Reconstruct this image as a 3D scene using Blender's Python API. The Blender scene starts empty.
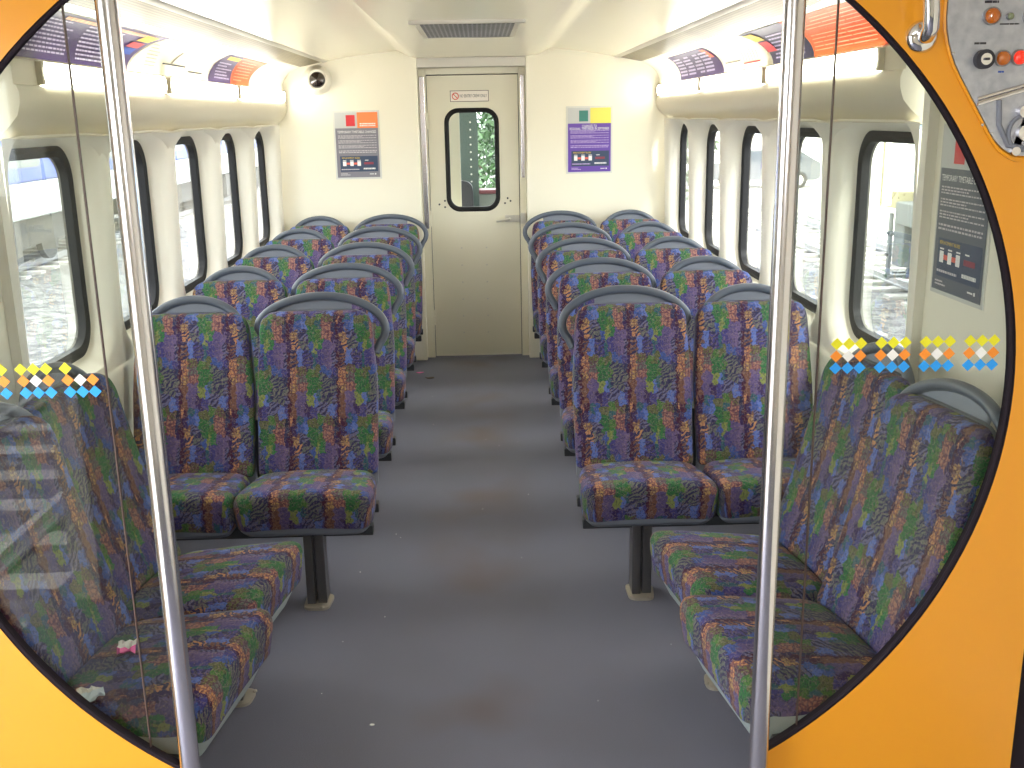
import bpy, bmesh, math, random
from mathutils import Vector, Matrix
random.seed(7)
C = bpy.context.scene.collection
PI = math.pi

# ------------------------------------------------------------------ materials
MATS = {}
def pm(name, col, rough=.5, metal=0., spec=.5, emit=None, es=0., coat=0., bump=None, var=None, sheen=0.):
    if name in MATS: return MATS[name]
    m = bpy.data.materials.new(name); m.use_nodes = True; nt = m.node_tree
    b = nt.nodes['Principled BSDF']
    b.inputs['Base Color'].default_value = (*col, 1)
    b.inputs['Roughness'].default_value = rough
    b.inputs['Metallic'].default_value = metal
    b.inputs['Specular IOR Level'].default_value = spec
    b.inputs['Coat Weight'].default_value = coat
    b.inputs['Coat Roughness'].default_value = .08
    b.inputs['Sheen Weight'].default_value = sheen
    if emit:
        b.inputs['Emission Color'].default_value = (*emit, 1); b.inputs['Emission Strength'].default_value = es
    tc = nt.nodes.new('ShaderNodeTexCoord')
    if var:      # (scale, amount)
        n = nt.nodes.new('ShaderNodeTexNoise'); n.inputs['Scale'].default_value = var[0]; n.inputs['Detail'].default_value = 5
        nt.links.new(tc.outputs['Object'], n.inputs['Vector'])
        mx = nt.nodes.new('ShaderNodeMix'); mx.data_type = 'RGBA'
        mx.inputs[6].default_value = (*[c*(1-var[1]) for c in col], 1)
        mx.inputs[7].default_value = (*[min(1, c*(1+var[1])) for c in col], 1)
        nt.links.new(n.outputs['Fac'], mx.inputs[0]); nt.links.new(mx.outputs[2], b.inputs['Base Color'])
    if bump:     # (scale, strength)
        n = nt.nodes.new('ShaderNodeTexNoise'); n.inputs['Scale'].default_value = bump[0]; n.inputs['Detail'].default_value = 3
        nt.links.new(tc.outputs['Object'], n.inputs['Vector'])
        bp = nt.nodes.new('ShaderNodeBump'); bp.inputs['Strength'].default_value = bump[1]; bp.inputs['Distance'].default_value = .002
        nt.links.new(n.outputs['Fac'], bp.inputs['Height']); nt.links.new(bp.outputs['Normal'], b.inputs['Normal'])
    MATS[name] = m
    return m

def glass_mat(name, tint, refl=1.0, rough=.0):
    m = bpy.data.materials.new(name); m.use_nodes = True; nt = m.node_tree
    nt.nodes.remove(nt.nodes['Principled BSDF']); out = nt.nodes['Material Output']
    t = nt.nodes.new('ShaderNodeBsdfTransparent'); t.inputs[0].default_value = (*tint, 1)
    g = nt.nodes.new('ShaderNodeBsdfGlossy'); g.inputs['Roughness'].default_value = rough
    f = nt.nodes.new('ShaderNodeFresnel'); f.inputs[0].default_value = 1.45
    mu = nt.nodes.new('ShaderNodeMath'); mu.operation = 'MULTIPLY'; mu.inputs[1].default_value = refl
    mx = nt.nodes.new('ShaderNodeMixShader')
    nt.links.new(f.outputs[0], mu.inputs[0]); nt.links.new(mu.outputs[0], mx.inputs[0])
    nt.links.new(t.outputs[0], mx.inputs[1]); nt.links.new(g.outputs[0], mx.inputs[2]); nt.links.new(mx.outputs[0], out.inputs[0])
    return m

class NB:
    """tiny node builder"""
    def __init__(s, nt): s.nt = nt
    def v(s, x, sock):
        if isinstance(x, (int, float)): sock.default_value = x
        elif isinstance(x, tuple): sock.default_value = x
        else: s.nt.links.new(x, sock)
    def math(s, op, a, b=0., c=None):
        n = s.nt.nodes.new('ShaderNodeMath'); n.operation = op
        s.v(a, n.inputs[0]); s.v(b, n.inputs[1])
        if c is not None: s.v(c, n.inputs[2])
        return n.outputs[0]
    def mix(s, f, a, b):
        n = s.nt.nodes.new('ShaderNodeMix'); n.data_type = 'RGBA'
        s.v(f, n.inputs[0]); s.v(a, n.inputs[6]); s.v(b, n.inputs[7]); return n.outputs[2]
    def mixf(s, f, a, b):
        n = s.nt.nodes.new('ShaderNodeMix'); n.data_type = 'FLOAT'
        s.v(f, n.inputs[0]); s.v(a, n.inputs[2]); s.v(b, n.inputs[3]); return n.outputs[0]
    def comb(s, x, y, z=0.):
        n = s.nt.nodes.new('ShaderNodeCombineXYZ'); s.v(x, n.inputs[0]); s.v(y, n.inputs[1]); s.v(z, n.inputs[2]); return n.outputs[0]
    def noise(s, vec, sc, det=2.):
        n = s.nt.nodes.new('ShaderNodeTexNoise'); n.inputs['Scale'].default_value = sc; n.inputs['Detail'].default_value = det
        s.nt.links.new(vec, n.inputs['Vector']); return n.outputs['Fac']
    def ramp(s, f, stops, interp='CONSTANT'):
        n = s.nt.nodes.new('ShaderNodeValToRGB'); r = n.color_ramp; r.interpolation = interp
        while len(r.elements) > 1: r.elements.remove(r.elements[-1])
        r.elements[0].position = stops[0][0]; r.elements[0].color = stops[0][1]
        for p, c in stops[1:]:
            e = r.elements.new(p); e.color = c
        s.v(f, n.inputs[0]); return n.outputs['Color'], n.outputs['Alpha']

def srgb(r, g, b):
    return tuple(((c/255)/12.92 if c/255 <= .04045 else ((c/255+.055)/1.055)**2.4) for c in (r, g, b))

def fabric():
    m = bpy.data.materials.new('moquette'); m.use_nodes = True; nt = m.node_tree; B = NB(nt)
    bs = nt.nodes['Principled BSDF']; bs.inputs['Roughness'].default_value = .85
    bs.inputs['Sheen Weight'].default_value = .06; bs.inputs['Sheen Roughness'].default_value = .5
    bs.inputs['Specular IOR Level'].default_value = .2
    uv = nt.nodes.new('ShaderNodeUVMap'); sp = nt.nodes.new('ShaderNodeSeparateXYZ'); nt.links.new(uv.outputs[0], sp.inputs[0])
    U, V = sp.outputs[0], sp.outputs[1]
    uvv = B.comb(U, V)
    n1 = B.noise(uvv, 48, 5); n2 = B.noise(B.comb(V, U, 4.0), 48, 5)
    u = B.math('ADD', B.math('DIVIDE', U, .188), B.math('MULTIPLY', B.math('SUBTRACT', n1, .5), .24))
    colstep = B.math('MULTIPLY', B.math('SINE', B.math('MULTIPLY', B.math('FLOOR', B.math('MULTIPLY', u, 5.)), 2.4)), .022)
    v = B.math('ADD', B.math('ADD', B.math('DIVIDE', V, .385), colstep), B.math('MULTIPLY', B.math('SUBTRACT', n2, .5), .13))
    uf = B.math('FRACT', B.math('ADD', u, 50.)); vf = B.math('FRACT', B.math('ADD', v, 50.))
    K = dict(M=(70, 26, 52), P=(54, 34, 84), p=(100, 82, 128), O=(184, 122, 62), o=(112, 72, 56), Y=(172, 134, 66), S=(158, 104, 84),
             G=(40, 112, 58), g=(72, 118, 46), L=(122, 134, 60), l=(98, 102, 58), T=(36, 88, 100), B=(36, 72, 146), b=(66, 96, 176),
             I=(58, 52, 122), N=(48, 56, 92), Z=(96, 102, 96), z=(92, 92, 132), V=(84, 70, 122), D=(38, 40, 66))
    # (height of the row, [(u start, colour, overlay)]) overlay: 0 none, 1 zebra, 2 speckle, 3 letters
    rows = [
      (.085, [(0,'P',0),(.06,'O',3),(.19,'l',3),(.40,'g',2),(.52,'l',2),(.68,'B',0),(.88,'I',0)]),
      (.085, [(0,'M',0),(.05,'O',3),(.19,'Z',3),(.38,'G',2),(.66,'Z',1),(.90,'N',1)]),
      (.075, [(0,'M',0),(.05,'Y',3),(.20,'S',3),(.40,'G',2),(.58,'g',2),(.70,'Z',1)]),
      (.110, [(0,'M',0),(.05,'o',0),(.17,'p',0),(.26,'V',0),(.38,'L',0),(.52,'b',0),(.60,'T',0),(.66,'Z',1),(.92,'z',1)]),
      (.125, [(0,'M',0),(.05,'o',0),(.16,'V',0),(.34,'P',0),(.46,'I',0),(.58,'z',1),(.82,'b',0),(.95,'I',0)]),
      (.085, [(0,'M',0),(.03,'O',3),(.07,'M',0),(.18,'T',0),(.30,'B',0),(.40,'l',2),(.60,'g',2),(.72,'l',3),(.94,'D',0)]),
      (.090, [(0,'M',0),(.05,'P',0),(.16,'B',0),(.30,'b',0),(.40,'G',2),(.60,'T',0),(.70,'S',3),(.92,'N',1)]),
      (.085, [(0,'M',0),(.08,'Y',3),(.22,'z',1),(.44,'G',2),(.58,'g',2),(.72,'S',3),(.92,'P',0)]),
      (.100, [(0,'P',0),(.10,'O',1),(.24,'Z',1),(.46,'B',0),(.54,'L',0),(.64,'G',0),(.74,'V',0),(.88,'p',0)]),
      (.160, [(0,'M',0),(.08,'o',1),(.20,'b',0),(.32,'I',1),(.52,'T',0),(.60,'I',0),(.72,'V',0),(.84,'p',0),(.92,'z',1)]),
    ]
    col = None; al = None; acc = 0.
    for h, st in rows:
        c, a = B.ramp(uf, [(p, (*srgb(*K[k]), o/3)) for p, k, o in st])
        if col is None: col, al = c, a
        else:
            g = B.math('GREATER_THAN', vf, acc)
            col = B.mix(g, col, c); al = B.mixf(g, al, a)
        acc += h
    def near(t): return B.math('COMPARE', al, t/3, .1)
    # zebra: wavy diagonal lines
    dist = B.noise(uvv, 22, 2)
    ph = B.math('ADD', B.math('ADD', B.math('MULTIPLY', U, 210.), B.math('MULTIPLY', V, 330.)), B.math('MULTIPLY', dist, 26.))
    zeb = B.math('GREATER_THAN', B.math('SINE', ph), .12)
    col = B.mix(B.math('MULTIPLY', near(1), zeb), col, (*srgb(46, 44, 84), 1))
    spk = B.math('GREATER_THAN', B.noise(uvv, 330, 2), .53)
    col = B.mix(B.math('MULTIPLY', B.math('MULTIPLY', near(2), spk), .55), col, (*srgb(44, 62, 40), 1))
    # letters: strokes from crossed waves
    s1 = B.math('GREATER_THAN', B.math('SINE', B.math('ADD', B.math('MULTIPLY', V, 420.), B.math('MULTIPLY', B.noise(uvv, 60, 1), 14.))), .35)
    s2 = B.math('GREATER_THAN', B.math('SINE', B.math('ADD', B.math('MULTIPLY', U, 480.), B.math('MULTIPLY', B.noise(uvv, 45, 1), 12.))), .55)
    s12 = B.math('MAXIMUM', s1, s2)
    col = B.mix(B.math('MULTIPLY', B.math('MULTIPLY', near(3), s12), .72), col, (*srgb(84, 40, 70), 1))
    # faint light lilac scribble over everything, fine weave
    drk = B.math('LESS_THAN', B.math('ABSOLUTE', B.math('SUBTRACT', B.noise(B.comb(V, U, 2.), 75, 3), .5)), .022)
    col = B.mix(B.math('MULTIPLY', drk, .6), col, (*srgb(40, 36, 66), 1))
    scr = B.math('LESS_THAN', B.math('ABSOLUTE', B.math('SUBTRACT', B.noise(uvv, 60, 4), .5)), .014)
    col = B.mix(B.math('MULTIPLY', scr, .5), col, (*srgb(150, 130, 120), 1))
    we = B.noise(uvv, 900, 1)
    hs = nt.nodes.new('ShaderNodeHueSaturation'); hs.inputs['Saturation'].default_value = .88
    nt.links.new(B.math('ADD', .46, B.math('MULTIPLY', we, 1.04)), hs.inputs['Value']); nt.links.new(col, hs.inputs['Color'])
    nt.links.new(hs.outputs[0], bs.inputs['Base Color'])
    bp = nt.nodes.new('ShaderNodeBump'); bp.inputs['Strength'].default_value = .15; bp.inputs['Distance'].default_value = .001
    nt.links.new(we, bp.inputs['Height']); nt.links.new(bp.outputs[0], bs.inputs['Normal'])
    return m

def floor_mat():
    m = bpy.data.materials.new('floor_covering'); m.use_nodes = True; nt = m.node_tree; B = NB(nt)
    bs = nt.nodes['Principled BSDF']; bs.inputs['Roughness'].default_value = .75; bs.inputs['Specular IOR Level'].default_value = .3
    tc = nt.nodes.new('ShaderNodeTexCoord'); ob = tc.outputs['Object']
    fine = B.noise(ob, 380, 2); mid = B.noise(ob, 2.2, 4); br = B.noise(ob, 1.7, 2)
    c = B.mix(fine, (*srgb(90, 91, 104), 1), (*srgb(134, 136, 152), 1))
    c = B.mix(B.math('MULTIPLY', B.math('SUBTRACT', mid, .35), .55), c, (*srgb(92, 90, 92), 1))
    # worn brown patches down the middle of the aisle
    sp = nt.nodes.new('ShaderNodeSeparateXYZ'); nt.links.new(ob, sp.inputs[0])
    ax = B.math('MAXIMUM', B.math('SUBTRACT', 1., B.math('MULTIPLY', B.math('ABSOLUTE', sp.outputs[0]), 3.6)), 0.)
    st = B.math('MULTIPLY', B.math('MAXIMUM', B.math('MULTIPLY', B.math('SUBTRACT', br, .48), 3.5), 0.), ax)
    c = B.mix(B.math('MINIMUM', B.math('MULTIPLY', st, .8), .6), c, (*srgb(104, 84, 66), 1))
    nt.links.new(c, bs.inputs['Base Color'])
    bp = nt.nodes.new('ShaderNodeBump'); bp.inputs['Strength'].default_value = .3; bp.inputs['Distance'].default_value = .001
    nt.links.new(fine, bp.inputs['Height']); nt.links.new(bp.outputs[0], bs.inputs['Normal'])
    return m

def perforated(name, base, hole, scale, dist=.32):
    m = bpy.data.materials.new(name); m.use_nodes = True; nt = m.node_tree; B = NB(nt)
    bs = nt.nodes['Principled BSDF']; bs.inputs['Roughness'].default_value = .4
    tc = nt.nodes.new('ShaderNodeTexCoord'); sp = nt.nodes.new('ShaderNodeSeparateXYZ'); nt.links.new(tc.outputs['Object'], sp.inputs[0])
    x = B.math('SUBTRACT', B.math('FRACT', B.math('MULTIPLY', sp.outputs[0], scale)), .5)
    y = B.math('SUBTRACT', B.math('FRACT', B.math('MULTIPLY', sp.outputs[1], scale)), .5)
    d = B.math('SQRT', B.math('ADD', B.math('MULTIPLY', x, x), B.math('MULTIPLY', y, y)))
    h = B.math('LESS_THAN', d, dist)
    patch = B.ramp(B.noise(tc.outputs['Object'], 2.2, 1), [(.42, (*base, 1)), (.6, (*[c*.72 for c in base], 1))], 'LINEAR')[0]
    c = B.mix(h, patch, (*hole, 1)); nt.links.new(c, bs.inputs['Base Color'])
    return m

def ballast_mat():
    m = bpy.data.materials.new('ballast'); m.use_nodes = True; nt = m.node_tree; B = NB(nt)
    bs = nt.nodes['Principled BSDF']; bs.inputs['Roughness'].default_value = .9
    tc = nt.nodes.new('ShaderNodeTexCoord'); ob = tc.outputs['Object']
    vo = nt.nodes.new('ShaderNodeTexVoronoi'); vo.inputs['Scale'].default_value = 9; nt.links.new(ob, vo.inputs['Vector'])
    n = B.noise(ob, .35, 4); sp = nt.nodes.new('ShaderNodeSeparateXYZ'); nt.links.new(vo.outputs['Color'], sp.inputs[0])
    c = B.mix(sp.outputs[0], (*srgb(56, 56, 56), 1), (*srgb(140, 140, 138), 1))
    c = B.mix(B.math('MULTIPLY', n, .6), c, (*srgb(112, 113, 114), 1))
    nt.links.new(c, bs.inputs['Base Color'])
    return m

def brushed():
    m = bpy.data.materials.new('brushed_plate'); m.use_nodes = True; nt = m.node_tree; B = NB(nt)
    bs = nt.nodes['Principled BSDF']; bs.inputs['Metallic'].default_value = .55; bs.inputs['Roughness'].default_value = .38
    tc = nt.nodes.new('ShaderNodeTexCoord'); n = B.noise(tc.outputs['Object'], 60, 5)
    c = B.mix(n, (*srgb(150, 156, 170), 1), (*srgb(214, 216, 222), 1)); nt.links.new(c, bs.inputs['Base Color'])
    return m

CREAM = pm('cream_laminate', (.84, .80, .66), .28, spec=.5, var=(1.5, .02))
CEILM = pm('cream_ceiling', (.86, .81, .62), .22, spec=.5, var=(1.2, .02))
PILLAR = pm('ivory_moulding', (.84, .80, .69), .35)
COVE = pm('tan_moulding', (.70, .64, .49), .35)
DOORM = pm('door_paint', (.72, .69, .55), .3, var=(3, .04))
RUBBER = pm('black_rubber', (.012, .012, .013), .55, spec=.2)
SEAL = pm('dark_seal', (.02, .014, .02), .75, spec=.15)
CHROME = pm('stainless_steel', (.78, .76, .79), .19, metal=1.)
CHROME2 = pm('polished_chrome', (.8, .8, .82), .07, metal=1.)
ALU = pm('aluminium_trim', (.62, .60, .54), .35, metal=.7)
YEL = pm('orange_yellow_paint', srgb(232, 156, 34), .32, spec=.5, coat=.15, bump=(600, .06))
GREYP = pm('grey_plastic', srgb(114, 120, 132), .42, bump=(500, .1))
GREYD = pm('dark_grey_tube', srgb(86, 94, 106), .38)
SHELLM = pm('pale_grey_shell', srgb(150, 162, 162), .4)
FRAMEM = pm('dark_steel_frame', (.05, .055, .06), .4, metal=.3)
LEGM = pm('satin_steel_leg', (.17, .165, .16), .3, metal=.85)
BRASS = pm('dull_base_plate', (.50, .46, .38), .4, metal=.6)
TUBEM = pm('fluorescent_diffuser', (.9, .9, .9), .3, emit=(1., .962, .87), es=9.)
FAB = fabric()
FLOORM = floor_mat()
PERF = perforated('perforated_air_grille', srgb(128, 116, 80), srgb(60, 50, 28), 60)
VENTM = perforated('ceiling_vent_mesh', srgb(150, 148, 160), srgb(30, 30, 40), 48, .40)
GLASSW = glass_mat('window_glass', (.95, .98, .97), .45)
GLASSP = glass_mat('partition_glass', (.90, .92, .89), .55)
BRUSH = brushed()
BALL = ballast_mat()
WHITE = pm('white_print', (.88, .88, .86), .5)
INK = pm('black_print', (.03, .03, .04), .5)

# ------------------------------------------------------------------ geometry helpers
class G:
    """collects geometry for ONE mesh object; faces carry a material"""
    def __init__(s): s.v = []; s.f = []; s.m = []; s.uv = []; s.mats = []
    def mi(s, m):
        if m not in s.mats: s.mats.append(m)
        return s.mats.index(m)
    def add(s, vs, fs, m, uvs=None):
        o = len(s.v); s.v += [tuple(p) for p in vs]; i = s.mi(m)
        s.uv += (uvs if uvs else [(0, 0)]*len(vs))
        for f in fs: s.f.append([o+k for k in f]); s.m.append(i)
        return s
    def box(s, a, b, m, M=None):
        x0, y0, z0 = a; x1, y1, z1 = b
        vs = [Vector(p) for p in ((x0,y0,z0),(x1,y0,z0),(x1,y1,z0),(x0,y1,z0),(x0,y0,z1),(x1,y0,z1),(x1,y1,z1),(x0,y1,z1))]
        if M: vs = [M @ p for p in vs]
        return s.add(vs, [(0,3,2,1),(4,5,6,7),(0,1,5,4),(1,2,6,5),(2,3,7,6),(3,0,4,7)], m)
    def tube(s, pts, r, m, n=12, closed=False, flat=1.):
        pts = [Vector(p) for p in pts]; L = len(pts); rings = []
        t0 = (pts[1]-pts[0]).normalized()
        ref = Vector((0, 0, 1)) if abs(t0.z) < .9 else Vector((0, 1, 0))
        nrm = t0.cross(ref).normalized()
        for i, p in enumerate(pts):
            if closed: t = (pts[(i+1) % L]-pts[i-1]).normalized()
            else: t = (pts[min(i+1, L-1)]-pts[max(i-1, 0)]).normalized()
            nrm = (nrm - t*nrm.dot(t)).normalized(); bn = t.cross(nrm)
            rr = r[i] if isinstance(r, (list, tuple)) else r
            rings.append([p + nrm*math.cos(2*PI*k/n)*rr + bn*math.sin(2*PI*k/n)*rr*flat for k in range(n)])
        return s.loft(rings, m, close=True, cap=not closed, wrap=closed)
    def loft(s, rings, m, close=True, cap=True, wrap=False):
        n = len(rings[0]); vs = [p for r in rings for p in r]; fs = []
        for i in range(len(rings)-(0 if wrap else 1)):
            a = i*n; b = ((i+1) % len(rings))*n
            for k in range(n if close else n-1):
                k2 = (k+1) % n; fs.append((a+k, a+k2, b+k2, b+k))
        if cap: fs.append(tuple(range(n-1, -1, -1))); fs.append(tuple((len(rings)-1)*n+k for k in range(n)))
        return s.add(vs, fs, m)
    def cyl(s, c, r, h, m, axis=2, n=24, r2=None):
        r2 = r if r2 is None else r2; rings = []
        for rr, t in ((r, 0), (r2, h)):
            ring = []
            for k in range(n):
                a = 2*PI*k/n; p = [0, 0, 0]; p[(axis+1) % 3] = rr*math.cos(a); p[(axis+2) % 3] = rr*math.sin(a); p[axis] = t
                ring.append((c[0]+p[0], c[1]+p[1], c[2]+p[2]))
            rings.append(ring)
        return s.loft(rings, m)
    def ball(s, c, r, m, sx=1, sy=1, sz=1, nu=16, nv=10):
        rings = []
        for i in range(1, nv):
            t = PI*i/nv
            rings.append([(c[0]+r*sx*math.sin(t)*math.cos(2*PI*k/nu), c[1]+r*sy*math.sin(t)*math.sin(2*PI*k/nu), c[2]+r*sz*math.cos(t)) for k in range(nu)])
        return s.loft(rings, m)
    def prism(s, poly, a0, a1, m, axis=1):
        """poly in the two other axes (for axis=1: x,z), extruded along axis"""
        def P(p, t):
            return {0: (t, p[0], p[1]), 1: (p[0], t, p[1]), 2: (p[0], p[1], t)}[axis]
        return s.loft([[P(p, a0) for p in poly], [P(p, a1) for p in poly]], m)
    def build(s, name, parent=None, smooth=35, bevel=0, recalc=True):
        me = bpy.data.meshes.new(name); me.from_pydata(s.v, [], s.f)
        for m in s.mats: me.materials.append(m)
        me.polygons.foreach_set('material_index', s.m)
        ul = me.uv_layers.new(name='UVMap')
        for lp in me.loops: ul.data[lp.index].uv = s.uv[lp.vertex_index]
        me.update()
        if recalc:
            bm = bmesh.new(); bm.from_mesh(me); bmesh.ops.recalc_face_normals(bm, faces=bm.faces); bm.to_mesh(me); bm.free()
        if smooth:
            me.polygons.foreach_set('use_smooth', [True]*len(me.polygons))
            me.set_sharp_from_angle(angle=math.radians(smooth))
        o = bpy.data.objects.new(name, me); C.objects.link(o)
        if parent: o.parent = parent
        if bevel:
            b = o.modifiers.new('bevel', 'BEVEL'); b.width = bevel; b.segments = 2; b.limit_method = 'ANGLE'; b.angle_limit = math.radians(40)
        return o

def thing(name, label, cat, loc=(0, 0, 0), rz=0., group=None):
    o = bpy.data.objects.new(name, None); C.objects.link(o); o.location = loc; o.rotation_euler = (0, 0, rz)
    o.empty_display_size = .1
    return tag(o, label, cat, group)
def tag(o, label, cat, group=None, kind=None):
    o['label'] = label; o['category'] = cat
    if group: o['group'] = group
    if kind: o['kind'] = kind
    return o
def struct(o): o['kind'] = 'structure'; return o
def copy_tree(o, parent=None):
    c = o.copy(); C.objects.link(c)
    if parent: c.parent = parent
    for ch in list(o.children): copy_tree(ch, c)
    return c
def rrect(w, h, r, n=6, cx=0, cy=0):
    pts = []
    for sx, sy, a0 in ((1, 1, 0), (-1, 1, 90), (-1, -1, 180), (1, -1, 270)):
        for k in range(n+1):
            a = math.radians(a0+90*k/n); pts.append((cx+sx*(w/2-r)+r*math.cos(a), cy+sy*(h/2-r)+r*math.sin(a)))
    return pts
def text_obj(name, s, size, m, mat4, parent, align='CENTER', width=None):
    cu = bpy.data.curves.new(name, 'FONT'); cu.body = s; cu.size = size; cu.align_x = align; cu.align_y = 'CENTER'; cu.resolution_u = 2
    t = bpy.data.objects.new(name, cu); C.objects.link(t)
    bpy.context.view_layer.update()
    me = bpy.data.meshes.new_from_object(t); bpy.data.objects.remove(t)
    if width:
        xs = [v.co.x for v in me.vertices]; w = max(xs)-min(xs)
        if w > 0:
            for v in me.vertices: v.co.x *= width/w
    me.materials.clear(); me.materials.append(m)
    me.transform(mat4); me.name = name
    o = bpy.data.objects.new(name, me); C.objects.link(o); o.parent = parent
    return o

# ------------------------------------------------------------------ dimensions
D = 7.41          # end wall
YB = 1.905        # glazed partition
W2 = 1.35
WX = 1.42         # window glass plane
WY = [3.475+.85*k for k in range(5)]      # window centres along the coach
WW, WH, WZ = .65, .74, 1.285

# ------------------------------------------------------------------ floor and ceiling
g = G(); g.box((-1.62, -1.4, -.05), (1.62, D+.12, 0), FLOORM); struct(g.build('floor', smooth=0))
def side_profile():
    # x, z of the lining above the windows (right side), from sill of the cove up to the ceiling ridge
    return [(1.35, 1.685), (1.345, 1.70), (1.315, 1.725), (1.288, 1.755), (1.276, 1.79), (1.274, 1.82), (1.281, 1.84), (1.288, 1.843), (1.288, 1.915), (1.296, 1.922)]
def ad_profile(n=10):
    # concave advert panel, (1.296,1.924) -> (1.165,2.066)
    pts = []
    for k in range(n+1):
        t = k/n; a = math.radians(-4+ t*72)
        pts.append((1.296-.175*(1-math.cos(a))*1.08, 1.928+.150*math.sin(a)))
    return pts
AD = ad_profile()
A_END = AD[-1]
YN = 3.12         # near end of the cove
g = G()
for s, c in ((-1, (-.44, -.503)), (1, (.485, .533))):
    def sec(y):
        t = (y-4.2)/(D-4.2); r = c[0]+(c[1]-c[0])*t
        pts = [(s*.985, 2.107), (s*.86, 2.130), (s*.74, 2.147), (r+s*.07, 2.163), (r+s*.02, 2.167), (r, 2.166), (r-s*.02, 2.158), (r-s*.07, 2.132), (s*.385, 2.121), (s*.35, 2.12), (0, 2.12)]
        return [(p[0], y, p[1]) for p in pts]
    g.loft([sec(1.9+i*(D-1.9)/8) for i in range(9)], CEILM, close=False, cap=False)
    g.loft([[(s*.985, y, 2.107), (s*1.0, y, 2.30), (s*1.6, y, 2.30)] for y in (1.9, D)], CEILM, close=False, cap=False)
g.box((-1.6, 1.9, 2.30), (1.6, D+.1, 2.34), CEILM)
struct(g.build('ceiling', smooth=50))
g = G(); g.box((-1.62, -1.4, 2.36), (1.62, 1.93, 2.42), CREAM); struct(g.build('ceiling', smooth=0))

# ------------------------------------------------------------------ side walls with moulded window reveals
def side_wall(s):
    g = G(); N = 64
    z0, z1 = .84, 1.69
    for k, yc in enumerate(WY):
        y0 = yc-.425; y1 = yc+.425
        def inner(w, h, r, x):
            return [(s*x, yc+p[0], WZ+p[1]) for p in rrect(w, h, r, 15)]
        base = rrect(WW, WH, .12, 15)
        # outer boundary with matching angles on the bay rectangle
        outer = []
        for p in base:
            dx, dz = p; hw = .425; zz = dz
            q0 = rrect(.85, z1-z0, .005, 15)
        def ox(p):      # the piers between windows bulge inwards
            e = min(1, max(0, (abs(p[0])-.30)/.12)); f = 1-min(1, max(0, (-p[1]-.32)/.10))
            return W2-.036*e*(.35+.65*f)
        outer = [(s*ox(p), yc+p[0], (z0+z1)/2+p[1]) for p in rrect(.85, z1-z0, .002, 15)]
        rings = [inner(WW-.02, WH-.02, .11, WX+.01), inner(WW, WH, .12, WX-.004), inner(WW+.02, WH+.025, .13, WX-.022),
                 inner(WW+.045, WH+.05, .15, W2+.022)]
        r6 = []
        ra = inner(WW+.085, WH+.08, .15, W2)
        for a, b in zip(ra, outer): r6.append((s*(W2-.014*(W2-abs(b[0]))/.036), a[1], a[2]))
        r7 = []
        for a, b in zip(inner(WW+.145, WH+.085, .13, W2), outer): r7.append((s*(W2-.030*(W2-abs(b[0]))/.036), a[1], a[2]))
        rings += [r6, r7, outer]
        g.loft(rings, PILLAR, close=True, cap=False)
    # below the windows, and the near and far stretches
    g.box((s*W2, WY[0]-.425, .0), (s*(W2+.12), D, z0), PILLAR)
    g.box((s*W2, WY[-1]+.425, z0), (s*(W2+.12), D, z1), PILLAR)
    g.box((s*W2, 1.93, 0), (s*(W2+.12), WY[0]-.425, 2.30), CREAM); g.box((s*(W2-.03), WY[0]-.47, 0), (s*(W2+.02), WY[0]-.425, 2.0), PILLAR)
    # trumpet-shaped shadows gaps: small overhanging lips that join pillars to the cove
    for k in range(1, 5):
        y = WY[0]-.425+.85*k
        rings = []
        for t in range(7):
            z = 1.56+.125*t/6; w = .055+.13*(t/6)**2.4; d = .002+.04*(t/6)**2.5
            y_lo, y_hi = max(y-w, WY[0]-.425), min(y+w, D-.002)
            rings.append([(s*(W2+.012), y_lo, z), (s*(W2-.016-d*1.1), y_lo+w*.3, z), (s*(W2-.030-d*1.0), y_lo+(y_hi-y_lo)/2, z), (s*(W2-.016-d*1.1), y_hi-w*.3, z), (s*(W2+.012), y_hi, z)])
        g.loft(rings, PILLAR, close=True)
    return struct(g.build('wall_left' if s < 0 else 'wall_right', smooth=50, recalc=False))
for s in (-1, 1): side_wall(s)

for s in (-1, 1):     # cove moulding with advert recess
    g = G(); pts = [(s*x, z) for x, z in side_profile()]
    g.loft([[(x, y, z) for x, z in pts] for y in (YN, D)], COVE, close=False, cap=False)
    g.loft([[(s*x, y, z) for x, z in AD] for y in (YN, D)], CREAM, close=False, cap=False)
    poly = [(s*x, z) for x, z in side_profile()+AD] + [(s*1.4, 2.07), (s*1.4, 1.685)]
    g.add([(x, YN, z) for x, z in poly], [tuple(range(len(poly)))], PILLAR)
    struct(g.build('trim_1' if s < 0 else 'trim_2', smooth=40, recalc=False))
    # perforated air band with metal lips
    g = G(); ax, az = A_END
    g.loft([[(s*ax, y, az), (s*(ax-.01), y, az+.004)] for y in (1.93, D)], ALU, close=False, cap=False)
    g.loft([[(s*(ax-.01), y, az+.006), (s*1.01, y, 2.104)] for y in (1.93, D)], PERF, close=False, cap=False)
    g.loft([[(s*1.01, y, 2.104), (s*1.01, y, 2.097), (s*.985, y, 2.103), (s*.975, y, 2.110)] for y in (1.93, D)], ALU, close=False, cap=False)
    struct(g.build('trim_3' if s < 0 else 'trim_4', smooth=30, recalc=False))

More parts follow.
